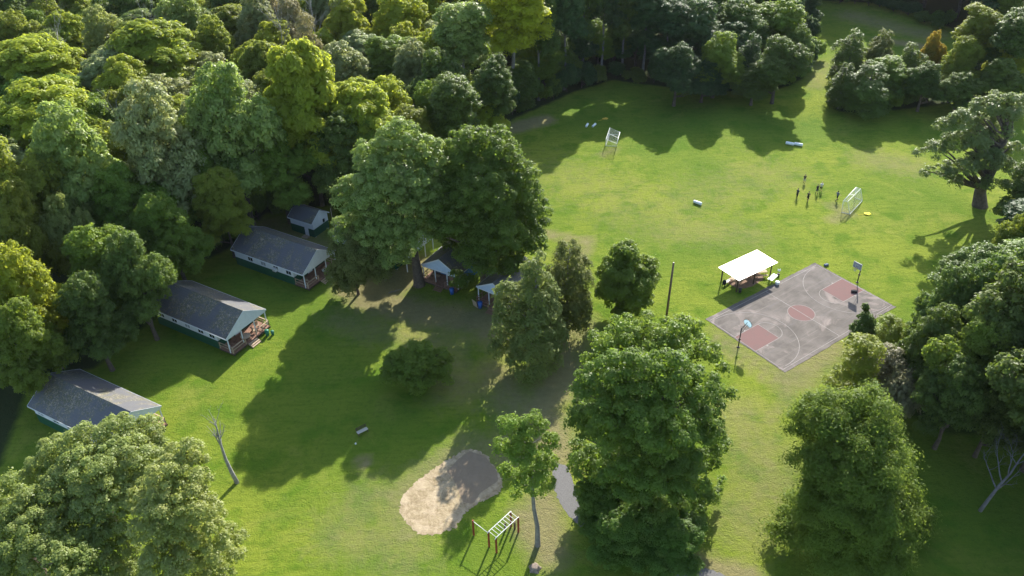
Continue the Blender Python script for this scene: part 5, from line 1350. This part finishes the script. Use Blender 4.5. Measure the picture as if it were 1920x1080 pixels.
# pale rocks by the creek, each a stone of its own
rs = random.Random(21)
def rock(x, y, s, label):
    bm = bmesh.new(); bmesh.ops.create_icosphere(bm, subdivisions=2, radius=1)
    for v_ in bm.verts: v_.co *= 1+rs.uniform(-.16, .16)
    me = bpy.data.meshes.new('rock'); bm.to_mesh(me); bm.free(); me.materials.append(M['rock'])
    o = bpy.data.objects.new('rock', me); C.objects.link(o); o.location = (x, y, s*.2); o.scale = (s, s*rs.uniform(.6, .9), s*rs.uniform(.45, .7)); o.rotation_euler = (0, 0, rs.uniform(0, 3)); tag(o, label, 'rock', 'pale rocks along the creek bed')
for k in range(26):
    u = rs.random(); q = [(1650, 634), (1668, 650), (1688, 662), (1645, 742), (1638, 760), (1634, 775)][rs.randrange(6)]
    x, y = at(q[0]+rs.uniform(-9, 9), q[1]+rs.uniform(-7, 7)); sz = rs.uniform(.18, .45); rock(x, y, sz, '%s pale rock in the creek bed %s' % ('large' if sz > .36 else 'medium' if sz > .27 else 'small', 'by the court' if q[1] < 700 else 'beside the twiggy thicket'))

# ------------------------------------------------------------------ people
def person(px, py, rz, label, hair, shirt, shorts, h=1.7, stride=.25, arms=.3, long_legs=False):
    X, Y = at(px, py); s = h/1.75
    st = stride
    J = dict(pel=(0, 0, .95), ch=(0, .01, 1.28), nk=(0, .01, 1.47), hd=(0, .03, 1.63))
    m_ = MB()
    m_.tube([(0, 0, .84), (0, 0, .95), (0, 0, 1.08), (0, .0, 1.25), (0, 0, 1.38), (0, 0, 1.45)], [.10, .135, .115, .13, .135, .07], 14, sx=1.25)
    m_.tube([(0, 0, 1.42), (0, .01, 1.5), (0, .02, 1.56)], [.06, .052, .055], 10)
    m_.ball((0, .02, 1.64), .098, 14, 1.22); m_.ball((0, .115, 1.62), .018, 6, 1.3)       # head, nose
    for e_ in (-1, 1): m_.ball((e_*.098, .01, 1.63), .022, 6, 1.4); m_.ball((e_*.035, .105, 1.655), .013, 6)
    m_.tube([(-.025, .108, 1.575), (.025, .108, 1.575)], .009, 5)
    legs = []; armsL = []
    for sd_, ph in ((-1, 1), (1, -1)):
        f_ = ph*st
        hip = Vector((sd_*.09, 0, .90)); kn = Vector((sd_*.11, f_*.45+.04, .50)); an = Vector((sd_*.12, f_*.95-(.06 if f_ < 0 else 0), .09))
        m_.tube([hip, hip.lerp(kn, .5), kn, kn.lerp(an, .35), an, an+Vector((0, 0, -.03))], [.088, .078, .055, .056, .036, .036], 10)
        m_.tube([an+Vector((0, -.05, -.045)), an+Vector((0, .05, -.045)), an+Vector((0, .17, -.06))], [.038, .042, .028], 8)
        legs.append((hip, kn, an))
        a_ = -ph*arms
        sh = Vector((sd_*.18, 0, 1.40)); el = Vector((sd_*.25, a_*.30-.02, 1.14)); wr = Vector((sd_*.26, a_*.75+.10, .92))
        m_.tube([sh, sh.lerp(el, .5), el, el.lerp(wr, .4), wr], [.052, .045, .036, .036, .024], 9)
        d = (wr-el).normalized(); pm = wr+d*.06; m_.tube([wr, wr+d*.03, pm+d*.03], [.024, .036, .034], 8)
        for k, fl in enumerate((.065, .075, .07, .055)):
            b0 = pm+d*.025+Vector((0, (k-1.5)*.019, 0)); m_.tube([b0, b0+d*fl*.55, b0+(d+Vector((-sd_*.5, 0, 0))).normalized()*fl], [.010, .009, .007], 5)
        b0 = wr+d*.02+Vector((0, .03, 0)); m_.tube([b0, b0+d*.03+Vector((0, .022, 0)), b0+d*.06+Vector((0, .028, 0))], [.012, .010, .008], 5)
        armsL.append((sh, el, wr))
    o = m_.build('person', M['skin'], None, True); o.location = (X, Y, 0); o.rotation_euler = (0, 0, rz); o.scale = (s, s, s); tag(o, label, 'person')
    rm = o.modifiers.new('remesh', 'REMESH'); rm.mode = 'VOXEL'; rm.voxel_size = .012; rm.use_smooth_shade = True
    # hair, shirt, shorts, shoes as children
    c_ = MB(); c_.ball((0, -.005, 1.665), .108, 14, 1.12); oo = c_.build('hair', M[hair], o, True)
    c_ = MB(); c_.tube([(0, 0, .90), (0, 0, 1.08), (0, 0, 1.25), (0, 0, 1.38), (0, 0, 1.455)], [.155, .135, .15, .155, .075], 16, sx=1.25)
    for sh, el, wr in armsL: c_.tube([sh+Vector((0, 0, .01)), sh.lerp(el, .75)], [.068, .058], 10)
    c_.build('shirt', M[shirt], o, True)
    c_ = MB(); c_.tube([(0, 0, .80), (0, 0, .97)], [.15, .148], 14, sx=1.25)
    for hip, kn, an in legs: c_.tube([hip, hip.lerp(kn, 1.0 if not long_legs else 1.0)]+([an+Vector((0, 0, .05))] if long_legs else []), [.108, .082]+([.055] if long_legs else []), 11)
    c_.build('shorts' if not long_legs else 'trousers', M[shorts], o, True)
    for hip, kn, an in legs:
        c_ = MB(); c_.tube([an+Vector((0, -.075, -.05)), an+Vector((0, .05, -.045)), an+Vector((0, .20, -.062))], [.042, .05, .03], 9); c_.build('shoe', M['clothblack'], o, True)
person(1507.5, 343, 2.9, 'person in black shirt and pale shorts, farthest of the players', 'hairdark', 'clothblack', 'clothpale', 1.62, .12, .2)
person(1494, 370, 2.2, 'person in dark clothes standing leftmost of the players', 'hairdark', 'clothnavy', 'clothblack', 1.7, .08, .1, True)
person(1514, 376.5, 2.6, 'person in black striding, nearest to the camera among the players', 'hairdark', 'clothblack', 'clothblack', 1.75, .36, .3)
person(1531, 362.5, 3.3, 'person in black shirt with pale bare legs beside the blond one', 'hairdark', 'clothblack', 'clothnavy', 1.7, .14, .2)
person(1538.5, 358, 2.8, 'blond person in white shirt and black shorts', 'hairblond', 'clothwhite', 'clothblack', 1.72, .15, .2)
person(1568.5, 375.5, -1.2, 'person in blue-grey shirt walking toward the near goal', 'hairdark', 'clothgrey', 'clothblack', 1.8, .30, .5)
print('objects', len(SC.objects))

# ------------------------------------------------------------------ air
m, t, b = newmat('summer_haze'); t.nodes.remove(b)
pvn = N(t, 'ShaderNodeVolumePrincipled'); pvn.inputs['Color'].default_value = (.86, .92, 1, 1); pvn.inputs['Density'].default_value = .00003; pvn.inputs['Anisotropy'].default_value = .2
t.links.new(pvn.outputs[0], t.nodes['Material Output'].inputs['Volume'])
hz = B((-4200, -3200, -1, 4200, 5200, H+6)).build('haze', m); tag(hz, kind='stuff')
